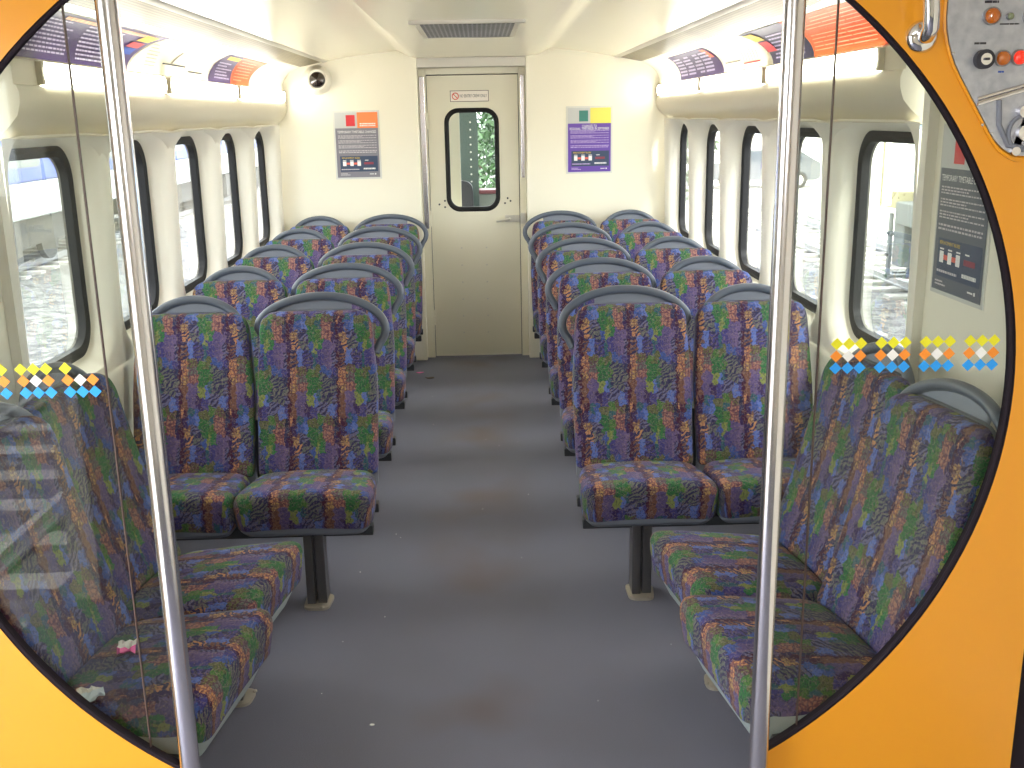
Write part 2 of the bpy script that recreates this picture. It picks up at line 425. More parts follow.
# ------------------------------------------------------------------ windows
wn = 0
for s in (-1, 1):
    for k, yc in enumerate(WY):
        wn += 1
        g = G()
        out = rrect(WW+.005, WH+.005, .12, 10); mid = rrect(WW-.03, WH-.03, .105, 10); inn = rrect(WW-.07, WH-.07, .09, 10)
        R = [[(s*x, yc+p[0], WZ+p[1]) for p in poly] for x, poly in ((WX+.03, out), (WX-.008, out), (WX-.014, mid), (WX-.006, inn), (WX+.03, inn))]
        g.loft(R, RUBBER, close=True, cap=False, wrap=True)
        fr = struct(g.build('window_%d' % wn, smooth=40))
        g = G(); P = rrect(WW-.06, WH-.06, .095, 10)
        g.add([(s*(WX+.008), yc+p[0], WZ+p[1]) for p in P], [tuple(range(len(P)))], GLASSW)
        g.build('pane', fr, smooth=0)

# ------------------------------------------------------------------ end wall with door alcove
g = G()
g.box((-1.5, D, 0), (-.375, D+.12, 2.34), CREAM); g.box((.372, D, 0), (1.5, D+.12, 2.34), CREAM)
g.box((-.375, D, 2.12), (.372, D+.12, 2.34), CREAM)
struct(g.build('wall_end', smooth=0, bevel=.006))
g = G(); g.box((-.375, D+.005, 2.055), (.372, D+.05, 2.12), ALU)
struct(g.build('trim_5', smooth=0, bevel=.003))
# door frame and door
DY = D+.12
g = G()
g.box((-.375, DY-.03, 0), (-.322, DY+.05, 2.055), DOORM); g.box((.324, DY-.03, 0), (.372, DY+.05, 2.055), DOORM)
g.box((-.322, DY-.03, 2.012), (.324, DY+.05, 2.055), DOORM)
g.box((-.368, DY-.036, .95), (-.332, DY-.03, 2.0), CHROME)
g.box((.336, DY-.036, 1.3), (.362, DY-.03, 2.0), CHROME)
g.box((-.375, DY, 2.055), (.372, DY+.05, 2.2), DOORM)
g.box((-.34, DY+.031, 1.99), (.34, DY+.045, 2.03), SEAL); g.box((-.34, DY+.031, 0), (-.305, DY+.045, 2.03), SEAL); g.box((.305, DY+.031, 0), (.34, DY+.045, 2.03), SEAL)  # dark strips added behind the door gap to block light from beyond
struct(g.build('door_frame_1' if 0 else 'trim_6', smooth=0, bevel=.003))
dx, dzc, dw, dh = -.010, 1.425, .385, .72
g = G(); n = 15
hole = rrect(dw-.03, dh-.03, .085, n, dx, dzc); outer = rrect(.636, 1.998, .002, n, .001, 1.006)
ym, yp = DY-.012, DY+.03
for ya in (ym, yp):
    g.loft([[(p[0], ya, p[1]) for p in hole], [(p[0], ya, p[1]) for p in outer]], DOORM, close=True, cap=False)
g.loft([[(p[0], ym, p[1]) for p in hole], [(p[0], yp, p[1]) for p in hole]], DOORM, close=True, cap=False)
g.loft([[(p[0], ym, p[1]) for p in outer], [(p[0], yp, p[1]) for p in outer]], DOORM, close=True, cap=False)
door = struct(g.build('door_1', smooth=30))
g = G(); o_ = rrect(dw, dh, .10, 10, dx, dzc); i_ = rrect(dw-.065, dh-.065, .07, 10, dx, dzc); m_ = rrect(dw-.03, dh-.03, .085, 10, dx, dzc)
g.loft([[(p[0], y, p[1]) for p in q] for y, q in ((ym-.0, o_), (ym-.012, m_), (ym-.006, i_), (yp, i_))], RUBBER, close=True, cap=False)
g.build('window_gasket', door)
g = G(); g.add([(p[0], ym+.02, p[1]) for p in i_], [tuple(range(len(i_)))], GLASSW); g.build('pane', door, smooth=0)
for k, (hx, hz) in enumerate([(-.322, 1.70), (-.322, 1.02), (-.322, .30)]):
    g = G(); g.box((hx-.028, ym-.006, hz-.055), (hx+.03, ym, hz+.055), DOORM); g.cyl((hx, ym-.008, hz-.055), .008, .11, DOORM); g.build('hinge', door, bevel=.001)
g = G()   # latch
g.box((.215, ym-.010, .985), (.318, ym, 1.035), ALU); g.box((.285, ym-.028, .99), (.318, ym-.008, 1.03), ALU)
g.tube([(.245, ym-.012, 1.01), (.245, ym-.04, 1.01), (.20, ym-.045, 1.005), (.15, ym-.045, .995)], .009, ALU)
g.build('latch', door, bevel=.001)
g = G(); g.box((.326, DY-.052, .975), (.362, DY-.03, 1.05), ALU); g.box((.33, DY-.058, 1.0), (.355, DY-.05, 1.03), ALU); struct(g.build('trim_7', bevel=.002))
for k in range(6):
    for x in (-.105, .075):
        g = G(); g.ball((x, ym, .18+.125*k), .006, ALU, sy=.5, nu=8, nv=6); g.build('rivet', door)
for x, z in ((.215, 1.12), (.235, 1.155), (.255, 1.135), (-.255, 1.12), (-.215, 1.10), (-.215, 1.145)):
    g = G(); g.cyl((x, ym+.002, z), .007, -.006, FRAMEM, axis=1, n=10); g.build('bolt', door)
# sign on the door
sg = thing('door_sign', 'small white prohibition sign stuck above the window of the far door', 'sign', (-.02, ym, 1.865))
g = G(); g.box((-.135, -.004, -.038), (.135, 0, .038), pm('sign_border', (.12, .1, .09), .5)); g.box((-.131, -.005, -.034), (.131, -.003, .034), pm('sign_face', (.82, .76, .68), .4)); g.build('plate', sg, smooth=0)
g = G(); RED = pm('red_print', srgb(214, 70, 50), .5)
g.tube([(-.098+.022*math.cos(a*PI/12), -.006, .022*math.sin(a*PI/12)) for a in range(24)], .0028, RED, n=6, closed=True)
g.tube([(-.113, -.006, .015), (-.083, -.006, -.015)], .0028, RED, n=6); g.build('prohibition_symbol', sg)
RX = Matrix.Rotation(PI/2, 4, 'X')
text_obj('lettering', 'NO ENTRY CREW ONLY', .030, INK, Matrix.Translation((.027, -.0062, 0)) @ RX, sg, width=.19)

# camera dome on the end wall
t = thing('security_camera', 'small black dome security camera in round cream housing high on end wall', 'camera', (-1.045, D, 1.985))
g = G(); g.loft([[(r*math.cos(2*PI*k/28)*1.0-off, y, r*math.sin(2*PI*k/28)) for k in range(28)] for r, y, off in ((.10, .0, .012), (.088, -.02, .008), (.072, -.07, 0), (.066, -.078, 0), (.055, -.072, 0))], PILLAR); g.build('housing', t, smooth=60)
g = G(); g.ball((0, -.066, 0), .055, pm('dark_dome', (.02, .012, .01), .04, coat=1.), sy=.75, nu=24, nv=14); g.build('dome', t, smooth=80)

# ------------------------------------------------------------------ ceiling vent
t = thing('ceiling_vent', 'grey mesh air vent with pale metal rim in centre of the ceiling', 'vent', (0, 5.08, 2.12))
g = G(); g.box((-.205, -.36, -.006), (.205, .40, -.001), VENTM); g.build('mesh_panel', t, smooth=0)
g = G(); g.box((-.245, -.50, -.014), (.245, -.475, .004), ALU); g.box((-.225, -.475, -.008), (-.205, .42, 0), ALU)
g.box((.205, -.475, -.008), (.225, .42, 0), ALU); g.box((-.205, .40, -.008), (.205, .42, 0), ALU); g.box((-.205, -.475, -.004), (.205, -.36, -.0005), ALU)
g.build('rim', t, smooth=0, bevel=.002)

# ------------------------------------------------------------------ fluorescent lights
for s, side in ((-1, 'left'), (1, 'right')):
    for k, (y0, y1) in enumerate(((3.29, 4.585), (4.635, 5.93), (5.98, 7.35))):
        nm = ['nearest', 'middle', 'farthest'][k]
        t = thing('strip_light', '%s long white fluorescent strip light in the cove above the %s windows' % (nm, side), 'light', (s*1.29, y0, 1.879), 0, 'cove strip lights')
        g = G(); pts = [(0, -.033), (-s*.012, -.033), (-s*.022, -.02), (-s*.024, 0), (-s*.022, .02), (-s*.012, .033), (0, .033)]
        g.prism(pts, 0.02, y1-y0-.02, TUBEM); g.build('diffuser', t)
        for ya in (0, y1-y0-.02): g = G(); g.box((min(0, -s*.02), ya, -.034), (max(0, -s*.02), ya+.02, .034), COVE); g.build('end_cap', t, smooth=0)

# ------------------------------------------------------------------ adverts in the cove
def lerp(a, b, t): return a+(b-a)*t
def adpt(s, y, w, off=.003):
    """w 0..1 up the concave panel"""
    f = w*(len(AD)-1); i = min(int(f), len(AD)-2); t = f-i
    x = lerp(AD[i][0], AD[i+1][0], t); z = lerp(AD[i][1], AD[i+1][1], t)
    dx_, dz_ = AD[i+1][0]-AD[i][0], AD[i+1][1]-AD[i][1]; L = math.hypot(dx_, dz_)
    return (s*(x-off*dz_/L), y, z+off*dx_/L)
def adsheet(g, s, ylo, yhi, w0, w1, m, off, n=10):
    """ylo/yhi: functions of w"""
    rings = []
    for i in range(n+1):
        w = lerp(w0, w1, i/n); a, b = ylo(w), yhi(w)
        rings.append([adpt(s, lerp(a, b, k/4), w, off) for k in range(5)])
    g.loft(rings, m, close=False, cap=False)
def greek(g, fn, u0, u1, v0, v1, rows, m, fill=.5, seed=1, ch=.6, wmin=.03, wmax=.1, bold=None):
    rnd = random.Random(seed)
    for r in range(rows):
        vc = lerp(v1, v0, (r+.5)/rows); h = abs(v1-v0)/rows*ch/2
        u = u0; end = u1 if rnd.random() > .25 else lerp(u0, u1, rnd.uniform(.5, .9))
        while u < end:
            w = rnd.uniform(wmin, wmax)*(u1-u0); e = min(u+w, end)
            g.add([fn(u, vc-h), fn(e, vc-h), fn(e, vc+h), fn(u, vc+h)], [(0, 1, 2, 3)], m)
            u = e+.018*(u1-u0)
PURP = pm('purple_print', srgb(58, 34, 92), .4); ORG = pm('orange_print', srgb(238, 96, 36), .4); NAVY = pm('navy_print', srgb(36, 30, 70), .4)
PAPER = pm('pale_print', srgb(250, 242, 214), .45); BLUEP = pm('blue_print', srgb(40, 80, 170), .4); REDP = pm('crimson_print', srgb(214, 52, 60), .4)
LINEP = pm('lilac_print', srgb(196, 186, 214), .5); YELP = pm('yellow_print', srgb(236, 200, 70), .5); PEACH = pm('peach_print', srgb(255, 190, 150), .5)
def advert(name, label, s, parts):
    t = thing(name, label, 'advert', (0, 0, 0), 0, 'adverts in the coves above the windows')
    for nm, fn in parts:
        g = G(); fn(g); g.build(nm, t, smooth=60, recalc=False)
    return t
arc = lambda y0, k: (lambda w: y0+k*w**1.6)
# left side
advert('advert_card', 'dark purple advert card with white text columns, above near left windows', -1, [
    ('card', lambda g: adsheet(g, -1, lambda w: 2.6, arc(4.15, .36), .02, .88, PURP, .002)),
    ('lettering', lambda g: [greek(g, lambda u, v: adpt(-1, u, v, .004), 2.75+.44*c, 3.10+.44*c, .08+.04*(c % 2), .76, 9, LINEP, seed=c, ch=.42) for c in range(3)] + [greek(g, lambda u, v: adpt(-1, u, v, .004), 3.4+.3*c, 3.7+.3*c, .76, .84, 1, PEACH, seed=9+c, ch=.9) for c in range(3)]),
    ('emblem', lambda g: (adsheet(g, -1, arc(3.98, .3), arc(4.10, .34), .66, .82, YELP, .005), adsheet(g, -1, arc(3.98, .3), arc(4.10, .34), .50, .62, REDP, .005), adsheet(g, -1, arc(3.98, .3), arc(4.10, .34), .34, .48, BLUEP, .005)))])
advert('advert_card', 'cream advert card with faint line drawing, middle of the left cove', -1, [
    ('card', lambda g: adsheet(g, -1, arc(4.17, .36), lambda w: 5.33, .02, .88, PAPER, .002)),
    ('drawing', lambda g: (greek(g, lambda u, v: adpt(-1, u, v, .004), 4.36, 4.5, .15, .7, 7, pm('faint_print', srgb(150, 140, 120), .5), seed=4, ch=.25),
        adsheet(g, -1, lambda w: 4.6, lambda w: 4.95, .26, .29, INK, .004), adsheet(g, -1, lambda w: 5.0, lambda w: 5.25, .16, .19, INK, .004),
        adsheet(g, -1, lambda w: 4.62+w*.3, lambda w: 4.65+w*.3, .3, .6, pm('faint_print', (0,0,0)), .004)))])
advert('advert_card', 'small advert card half purple and half orange, far end of left cove', -1, [
    ('card', lambda g: (adsheet(g, -1, arc(5.38, .2), lambda w: 5.86, .02, .86, PURP, .002), adsheet(g, -1, lambda w: 5.86, arc(6.32, .22), .02, .86, ORG, .002))),
    ('lettering', lambda g: (greek(g, lambda u, v: adpt(-1, u, v, .004), 5.5, 5.82, .1, .6, 6, LINEP, seed=14, ch=.45), greek(g, lambda u, v: adpt(-1, u, v, .004), 5.92, 6.28, .1, .75, 7, PEACH, seed=15, ch=.35),
        adsheet(g, -1, lambda w: 5.58, lambda w: 5.84, .68, .8, YELP, .004)))])
# right side
advert('advert_card', 'orange advert card with navy rounded end and fine text, above near right windows', 1, [
    ('card', lambda g: (adsheet(g, 1, lambda w: 3.27, arc(4.0, .2), .02, .9, ORG, .002), adsheet(g, 1, arc(4.0, .2), arc(4.55, .3), .02, .9, NAVY, .003))),
    ('lettering', lambda g: [greek(g, lambda u, v: adpt(1, u, v, .005), 3.36, 3.98, .1, .84, 10, PEACH, seed=21, ch=.2, wmin=.3, wmax=.5), greek(g, lambda u, v: adpt(1, u, v, .005), 4.1, 4.5, .1, .7, 7, LINEP, seed=22, ch=.4)]),
    ('emblem', lambda g: (adsheet(g, 1, arc(4.42, .28), arc(4.55, .3), .60, .84, YELP, .006), adsheet(g, 1, arc(4.42, .28), arc(4.55, .3), .30, .56, REDP, .006)))])
advert('advert_card', 'cream advert card with small drawing and red underline, middle of right cove', 1, [
    ('card', lambda g: adsheet(g, 1, arc(4.57, .3), lambda w: 5.42, .02, .88, PAPER, .002)),
    ('drawing', lambda g: (adsheet(g, 1, lambda w: 4.75, lambda w: 5.05, .14, .17, REDP, .004), adsheet(g, 1, lambda w: 5.1, lambda w: 5.4, .24, .26, INK, .004),
        [adsheet(g, 1, (lambda q: (lambda w: 4.78+.05*q))(q), (lambda q: (lambda w: 4.785+.05*q))(q), .2, .42+.04*(q % 3), pm('faint_print', (0,0,0)), .004, n=3) for q in range(6)]))])
advert('advert_card', 'small dark purple advert card with rows of text, far end of right cove', 1, [
    ('card', lambda g: adsheet(g, 1, arc(5.46, .2), lambda w: 6.62, .02, .86, PURP, .002)),
    ('lettering', lambda g: [greek(g, lambda u, v: adpt(1, u, v, .004), 5.66+.24*c, 5.86+.24*c, .1, .74, 6, LINEP, seed=30+c, ch=.5, wmin=.15, wmax=.4) for c in range(4)] + [adsheet(g, 1, arc(5.50, .2), arc(5.6, .2), .5, .8, ORG, .004)])])

# ------------------------------------------------------------------ posters
def poster(label, M, w, h, style):
    """poster in its own x (right), z (up) plane facing local -y, placed by matrix M"""
    t = thing('poster', label, 'poster'); t.matrix_world = M
    base = {'grey': pm('slate_print', srgb(128, 126, 136), .35), 'purple': pm('violet_print', srgb(104, 74, 168), .35), 'dim': pm('charcoal_print', srgb(92, 98, 108), .3)}[style]
    g = G(); g.box((-w/2-.012, -.004, -h/2-.012), (w/2+.012, 0, h/2+.012), pm('clear_holder', (.72, .72, .66), .12, coat=.5))
    g.build('holder', t, smooth=0)
    g = G(); y = -.0055
    def q(x0, z0, x1, z1, m, dy=0.): g.box((x0*w-w/2, y-dy-.0006, z0*h-h/2), (x1*w-w/2, y-dy, z1*h-h/2), m)
    q(0, 0, 1, 1, base)
    gm = pm('silver_print', srgb(196, 198, 196), .4)
    q(0, .76, .52, 1, gm, .0008)
    q(.52, .76, 1, 1, {'grey': pm('bright_orange_print', srgb(255, 138, 78), .4), 'purple': pm('lemon_print', srgb(238, 228, 104), .4), 'dim': gm}[style], .0008)
    q(.26, .79, .47, .96, REDP if style != 'purple' else pm('teal_print', srgb(60, 130, 120), .4), .0016)
    q(.08, .09, .96, .33, pm('panel_print', srgb(58, 74, 100), .4), .0008)
    g.build('sheet', t, smooth=0)
    g = G(); yy = y-.003
    fn = lambda u, v: ((u-.5)*w, yy, (v-.5)*h)
    tm = pm('grey_text', srgb(206, 200, 204), .5) if style != 'purple' else pm('mauve_text', srgb(200, 180, 226), .5)
    for a, b, r in ((.60, .655, 3), (.525, .58, 3), (.45, .505, 3), (.375, .425, 2)): greek(g, fn, .06, .95, a, b, r, tm, seed=int(a*100), ch=.5, wmin=.02, wmax=.08)
    greek(g, fn, .08, .3, .03, .07, 2, tm, seed=3, ch=.5, wmin=.1, wmax=.2); greek(g, fn, .1, .52, .11, .14, 1, tm, seed=5, ch=.5)
    greek(g, fn, .62, .9, .12, .15, 1, WHITE, seed=7, ch=.8)
    g.build('small_print', t, smooth=0, recalc=False)
    g = G()   # little route diagram
    for cx_ in (.18, .35, .52): g.box(((cx_-.5)*w-.012, yy-.0006, (.215-.5)*h-.016), ((cx_-.5)*w+.012, yy, (.215-.5)*h+.016), WHITE)
    for cx_ in (.265, .435): g.box(((cx_-.5)*w-.012, yy-.0006, (.215-.5)*h-.007), ((cx_-.5)*w+.012, yy, (.215-.5)*h+.007), pm('salmon_print', srgb(232, 110, 96), .5))
    g.box(((.64-.5)*w, yy-.0006, (.2-.5)*h), ((.86-.5)*w, yy, (.235-.5)*h), pm('maroon_print', srgb(140, 60, 76), .5))
    for cx_ in (.18, .35, .52, .7): g.box(((cx_-.5)*w-.012, yy-.0006, (.265-.5)*h-.002), ((cx_-.5)*w+.012, yy, (.265-.5)*h+.002), WHITE)
    g.box((.38*w, yy-.0006, -.46*h), (.41*w, yy, -.44*h), WHITE); g.box((.26*w, yy-.0006, -.455*h), (.36*w, yy, -.445*h), WHITE)
    g.build('diagram', t, smooth=0)
    mt = lambda x, z: Matrix.Translation(((x-.5)*w, yy, (z-.5)*h)) @ RX
    if style == 'purple':
        text_obj('heading', 'CHANGES TO', .026, WHITE, mt(.5, .715), t, width=.34*w); text_obj('heading', 'REGIONAL TIMETABLES IN SEPTEMBER', .024, WHITE, mt(.5, .675), t, width=.92*w)
    else:
        text_obj('heading', 'TEMPORARY TIMETABLE CHANGES', .024, WHITE, mt(.5, .70), t, width=.9*w)
    if style == 'grey': greek_g = G(); greek(greek_g, fn, .58, .95, .78, .84, 2, WHITE, seed=2, ch=.6); greek_g.build('slogan', t, smooth=0, recalc=False)
    text_obj('heading', 'REPLACEMENT BUSES', .014, YELP, mt(.33, .302), t, width=.42*w)
    return t
poster('grey and orange timetable notice on end wall left of the door', Matrix.Translation((-.805, D, 1.548)), .295, .44, 'grey')
poster('violet and yellow timetable notice on end wall right of the door', Matrix.Translation((.81, D, 1.553)), .30, .435, 'purple')
poster('dark grey timetable notice on the right side wall beside the glass partition', Matrix.Translation((W2, 2.80, 1.45)) @ Matrix.Rotation(-PI/2, 4, 'Z'), .30, .45, 'dim')

# ------------------------------------------------------------------ seats
def pad(g, outline, F, layers, m, back=None):
    """outline: list (u,v) CCW. layers: list (inset_scale, depth, extra_uv). F(u,v,depth)->3D point. Rings from centre outwards and round the side."""
    cu = sum(p[0] for p in outline)/len(outline); cv = sum(p[1] for p in outline)/len(outline)
    n = len(outline); vs = []; uvs = []; fs = []
    for sc, dep, ex in layers:
        for i, (u, v) in enumerate(outline):
            du, dv = u-cu, v-cv
            tx, ty = outline[(i+1) % n][0]-outline[i-1][0], outline[(i+1) % n][1]-outline[i-1][1]; L = math.hypot(tx, ty) or 1
            nx, ny = ty/L, -tx/L
            if nx*du+ny*dv < 0: nx, ny = -nx, -ny
            uu, vv = cu+du*sc, cv+dv*sc
            vs.append(F(uu, vv, dep)); uvs.append((uu+nx*ex, vv+ny*ex))
    for i in range(len(layers)-1):
        for k in range(n):
            k2 = (k+1) % n; fs.append((i*n+k, i*n+k2, (i+1)*n+k2, (i+1)*n+k))
    fs.append(tuple(range(n-1, -1, -1)))
    fs.append(tuple((len(layers)-1)*n+k for k in range(n)))
    g.add(vs, fs, m, uvs)
def dense(poly, step=.03):
    out = []
    for i, p in enumerate(poly):
        q = poly[(i+1) % len(poly)]; d = math.hypot(q[0]-p[0], q[1]-p[1]); k = max(1, int(d/step))
        for j in range(k): out.append((lerp(p[0], q[0], j/k), lerp(p[1], q[1], j/k)))
    return out
def rounded(poly, r, n=6):
    """round the corners of a convex polygon; r may be a list"""
    out = []
    N = len(poly)
    for i in range(N):
        p0, p, p1 = Vector(poly[i-1]), Vector(poly[i]), Vector(poly[(i+1) % N]); rr = r[i] if isinstance(r, (list, tuple)) else r
        a = (p0-p).normalized(); b = (p1-p).normalized()
        A, Bp = p+a*rr, p+b*rr
        for k in range(n+1):
            t = k/n; out.append(tuple((1-t)**2*A + 2*t*(1-t)*p + t*t*Bp))
    return out
REC = math.tan(math.radians(15))
BZ0 = .40; BH = .61      # backrest foot and length
def backpt(u, v, dep):
    # u across, v up along the back, dep>0 behind the face; slight lumbar and side wrap
    y = .40 + v*REC*1.0 + dep + .018*math.sin(min(1, v/.6)*PI) - .10*abs(u)**2*1.6
    return (u, y, BZ0 + v)
def seat_unit(root, xc, inner, aisle, uo=0., vo=0., tilt=0.):
    """one seat in the pair. xc: lateral centre; inner: +1/-1 side that flares (away from aisle); aisle: hoop offset direction or 0"""
    ct, st = math.cos(tilt), math.sin(tilt)
    wk = .95 if tilt else 1.
    T = lambda p: (p[0]*wk*ct-(p[1]-.1)*st+xc, p[0]*wk*st+(p[1]-.1)*ct+.1, p[2])
    # backrest pad
    a = -inner
    poly = [(-.228, 0), (.228, 0), (.233, .30), (.212, BH), (-.212, BH), (-.233, .30)]
    out = rounded(poly, [.02, .02, .08, .065, .065, .08], 7)
    out = dense(out, .04)
    g = G()
    lay = [(.2, 0, 0), (.55, 0, 0), (.8, .002, 0), (.90, .004, 0), (.955, .008, 0), (.985, .016, .006), (1., .030, .02), (.998, .055, .045), (.985, .066, .06), (.9, .07, .08)]
    pad(g, out, lambda u, v, d: T(backpt(u, v, d)), lay, FAB)
    g.uv = [(p[0]+uo, -(p[1])+vo) for p in g.uv]
    g.build('backrest', root, smooth=60)
    # cushion: u across, v towards the aisle/front (down in uv)
    g = G(); poly = [(-.222, .42), (.222, .42), (.244, .12), (.238, 0), (-.238, 0), (-.244, .12)][::-1]
    out = dense(rounded(poly, [.07, .07, .09, .045, .045, .09][::-1], 7), .04)
    def CF(u, v, dep):
        top = .482 - .055*min(1, max(0, (v)/.42)) - .9*max(0, .05-v)**2*4
        return T((u, v + (.10*dep if v < .1 else 0), top - dep + .012*math.cos(u*PI/.5)-.006))
    lay = [(.2, -.004, 0), (.6, -.002, 0), (.82, 0, 0), (.91, .004, 0), (.96, .012, .004), (.99, .028, .018), (1., .05, .04), (.99, .09, .08), (.975, .127, .115), (.945, .137, .13)]
    pad(g, out, CF, lay, FAB)
    g.uv = [(p[0]+uo, -p[1]+vo+.03) for p in g.uv]
    g.build('cushion', root, smooth=60)
    # plastic pan below the cushion
    pan = SHELLM if tilt else GREYP
    g = G(); pol = dense(rounded([(-.215, .44), (-.225, .03), (.225, .03), (.215, .44)], .05, 5), .06)
    g.loft([[T((p[0]*k, .22+(p[1]-.22)*k2, z)) for p in pol] for k, k2, z in (((1.05, .95, .37), (1.09, .97, .33), (.92, .84, .275)) if tilt else ((1, 1, .36), (1.02, 1.02, .33), (.95, .93, .31)))], pan); g.build('seat_pan', root, smooth=50)
    # back shell with grab hoop
    poly = [(-.225, -.06), (.225, -.06), (.231, .30), (.211, BH-.002), (-.211, BH-.002), (-.231, .30)]
    out = dense(rounded(poly, [.03, .03, .08, .08, .08, .08], 6), .05)
    g = G(); rings = []
    for sc, dep in ((.97, .058), (1., .062), (1., .078), (.96, .092), (.8, .10)):
        rings.append([T(backpt(p[0]*sc, .29+(p[1]-.29)*sc, dep)) for p in out])
    g.loft(rings, GREYP)
    sh = g.build('back_shell', root, smooth=50)
    g = G(); zc = .532; pts = []; yo = .095
    if aisle:
        cxh, aa, bb = aisle*.016, .250, .128
        angs = [8 + k*(205)/26 for k in range(27)]
        for an in angs:
            r = math.radians(an); pts.append(T(backpt(cxh+aisle*(-aa*math.cos(PI-r))*-1*-1, zc+bb*math.sin(r), yo-.02)))
        pts = [T(backpt(cxh-aisle*aa*math.cos(math.radians(an)), zc+bb*math.sin(math.radians(an)), yo-.02)) for an in angs]
        pts[-1] = T(backpt(aisle*.225, zc-.09, yo-.03))
    else:
        aa, bb = .185, .125
        pts = [T(backpt(-aa*math.cos(math.radians(an)), zc+bb*math.sin(math.radians(an)), yo-.02)) for an in [k*7.5 for k in range(25)]]
    if aisle: pts = [T(backpt(-aisle*.17, zc-.07, .085)), T(backpt(-aisle*.205, zc-.035, .083))] + pts
    else: pts = [T(backpt(-.15, zc-.08, .085)), T(backpt(-.175, zc-.045, .083))] + pts + [T(backpt(.175, zc-.045, .083)), T(backpt(.15, zc-.08, .085))]
    g.tube(pts, .0165, GREYD, n=12)
    g.build('grab_hoop', sh, smooth=80)
    g = G()   # web panel filling the hoop
    if aisle: u0, u1 = aisle*.135, -aisle*.215
    else: u0, u1 = .178, -.178
    cc = aisle*.016 if aisle else 0
    front = []; m_ = 16
    for k in range(m_+1):
        u = lerp(u0, u1, k/m_); h = zc + bb*math.sqrt(max(0, 1-((u-cc)/aa)**2)) - .004
        front.append((u, max(h, BH-.03)))
    bot = [(u, BH-.03) for u, _ in front]
    R1 = [T(backpt(u, v, yo-.018)) for u, v in front]; R2 = [T(backpt(u, v, yo-.018)) for u, v in bot]
    R3 = [T(backpt(u, v, yo-.008)) for u, v in front]; R4 = [T(backpt(u, v, yo-.008)) for u, v in bot]
    g.loft([R1, R2, R4, R3], GREYP, close=False, cap=False, wrap=True)
    g.build('web_panel', sh, smooth=40)

def frame_parts(root, sdir, legx, ly=0.):
    """sdir: -1 when the aisle lies towards -x in local space"""
    g = G(); g.box((-.47, .12, .272), (.47, .16, .308), FRAMEM); g.box((-.47, .34, .272), (.47, .38, .308), FRAMEM)
    for x in (-.25, .25): g.box((x-.02, .10, .29), (x+.02, .43, .309), FRAMEM)
    g.build('frame_rails', root, smooth=0, bevel=.003)
    g = G(); g.box((-.02, .30, .30), (.02, .56, .34), FRAMEM)
    g.box((-.02, .52, .30), (.02, .56, .60), FRAMEM); g.build('back_bracket', root, smooth=0, bevel=.003)
    g = G(); g.box((legx-.036, .105+ly, .014), (legx-.004, .185+ly, .29), LEGM); g.box((legx+.002, .11+ly, .014), (legx+.036, .18+ly, .29), LEGM)
    leg = g.build('leg', root, smooth=0, bevel=.004)
    g = G(); pol = rounded([(legx-.048, .085), (legx+.042, .078), (legx+.055, .195), (legx-.05, .21)], .03, 5)
    g.loft([[(p[0], p[1]+ly, z) for p in pol] for z in (0, .010)] + [[(legx+(p[0]-legx)*.72, ly+.14+(p[1]-.14)*.72, .016) for p in pol]], BRASS)
    g.ball((legx+.02, .082+ly, .014), .008, BRASS, sz=.6, nu=8, nv=6); g.build('base_plate', leg, smooth=50)
    # wall bracket on the window side
    g = G(); wx = -sdir*.47
    g.box((min(wx, wx-sdir*.03), .10, .25), (max(wx, wx-sdir*.03), .40, .33), FRAMEM); g.build('wall_bracket', root, smooth=0, bevel=.003)

ORD = ['first', 'second', 'third', 'fourth', 'fifth']
PITCH, Y0 = .828, 3.375
for s, side in ((1, 'right'), (-1, 'left')):
    root = thing('double_seat', '', 'seat', (s*.85, Y0, 0), 0, 'forward facing double seats either side of the aisle')
    seat_unit(root, -s*.238, s, -s, uo=.02 if s > 0 else .11, vo=.04 if s > 0 else .02)
    seat_unit(root, s*.238, s, 0, uo=.05, vo=.06)
    frame_parts(root, -s, -s*.255)
    for i in range(5):
        r = root if i == 0 else copy_tree(root)
        r.location = (s*.85, Y0+PITCH*i, 0)
        r['label'] = 'patterned double seat, %s row from the front on the %s of the aisle' % (ORD[i], side)
SEAT_TILT = math.radians(8)
# sideways pairs by the partition: each seat slightly turned towards the vestibule
for s, side in ((1, 'right'), (-1, 'left')):
    ang = math.radians(90-1) if s > 0 else math.radians(-90+1)
    ang = -ang
    root = thing('side_facing_double_seat', 'sideways double seat against the %s wall beside the glass partition' % side, 'seat', (s*.565, 2.575, 0), ang, 'sideways double seats')
    # local +y points to the wall; local x: for the right pair, -x is away from the camera
    near = 1 if s > 0 else -1
    seat_unit(root, near*.226, 1, near, uo=.04, vo=.01, tilt=near*SEAT_TILT)
    seat_unit(root, -near*.226, -1, 0, uo=.09, vo=.05, tilt=near*SEAT_TILT)
    frame_parts(root, near, -near*.30, .06)
print('near dir check', ang)

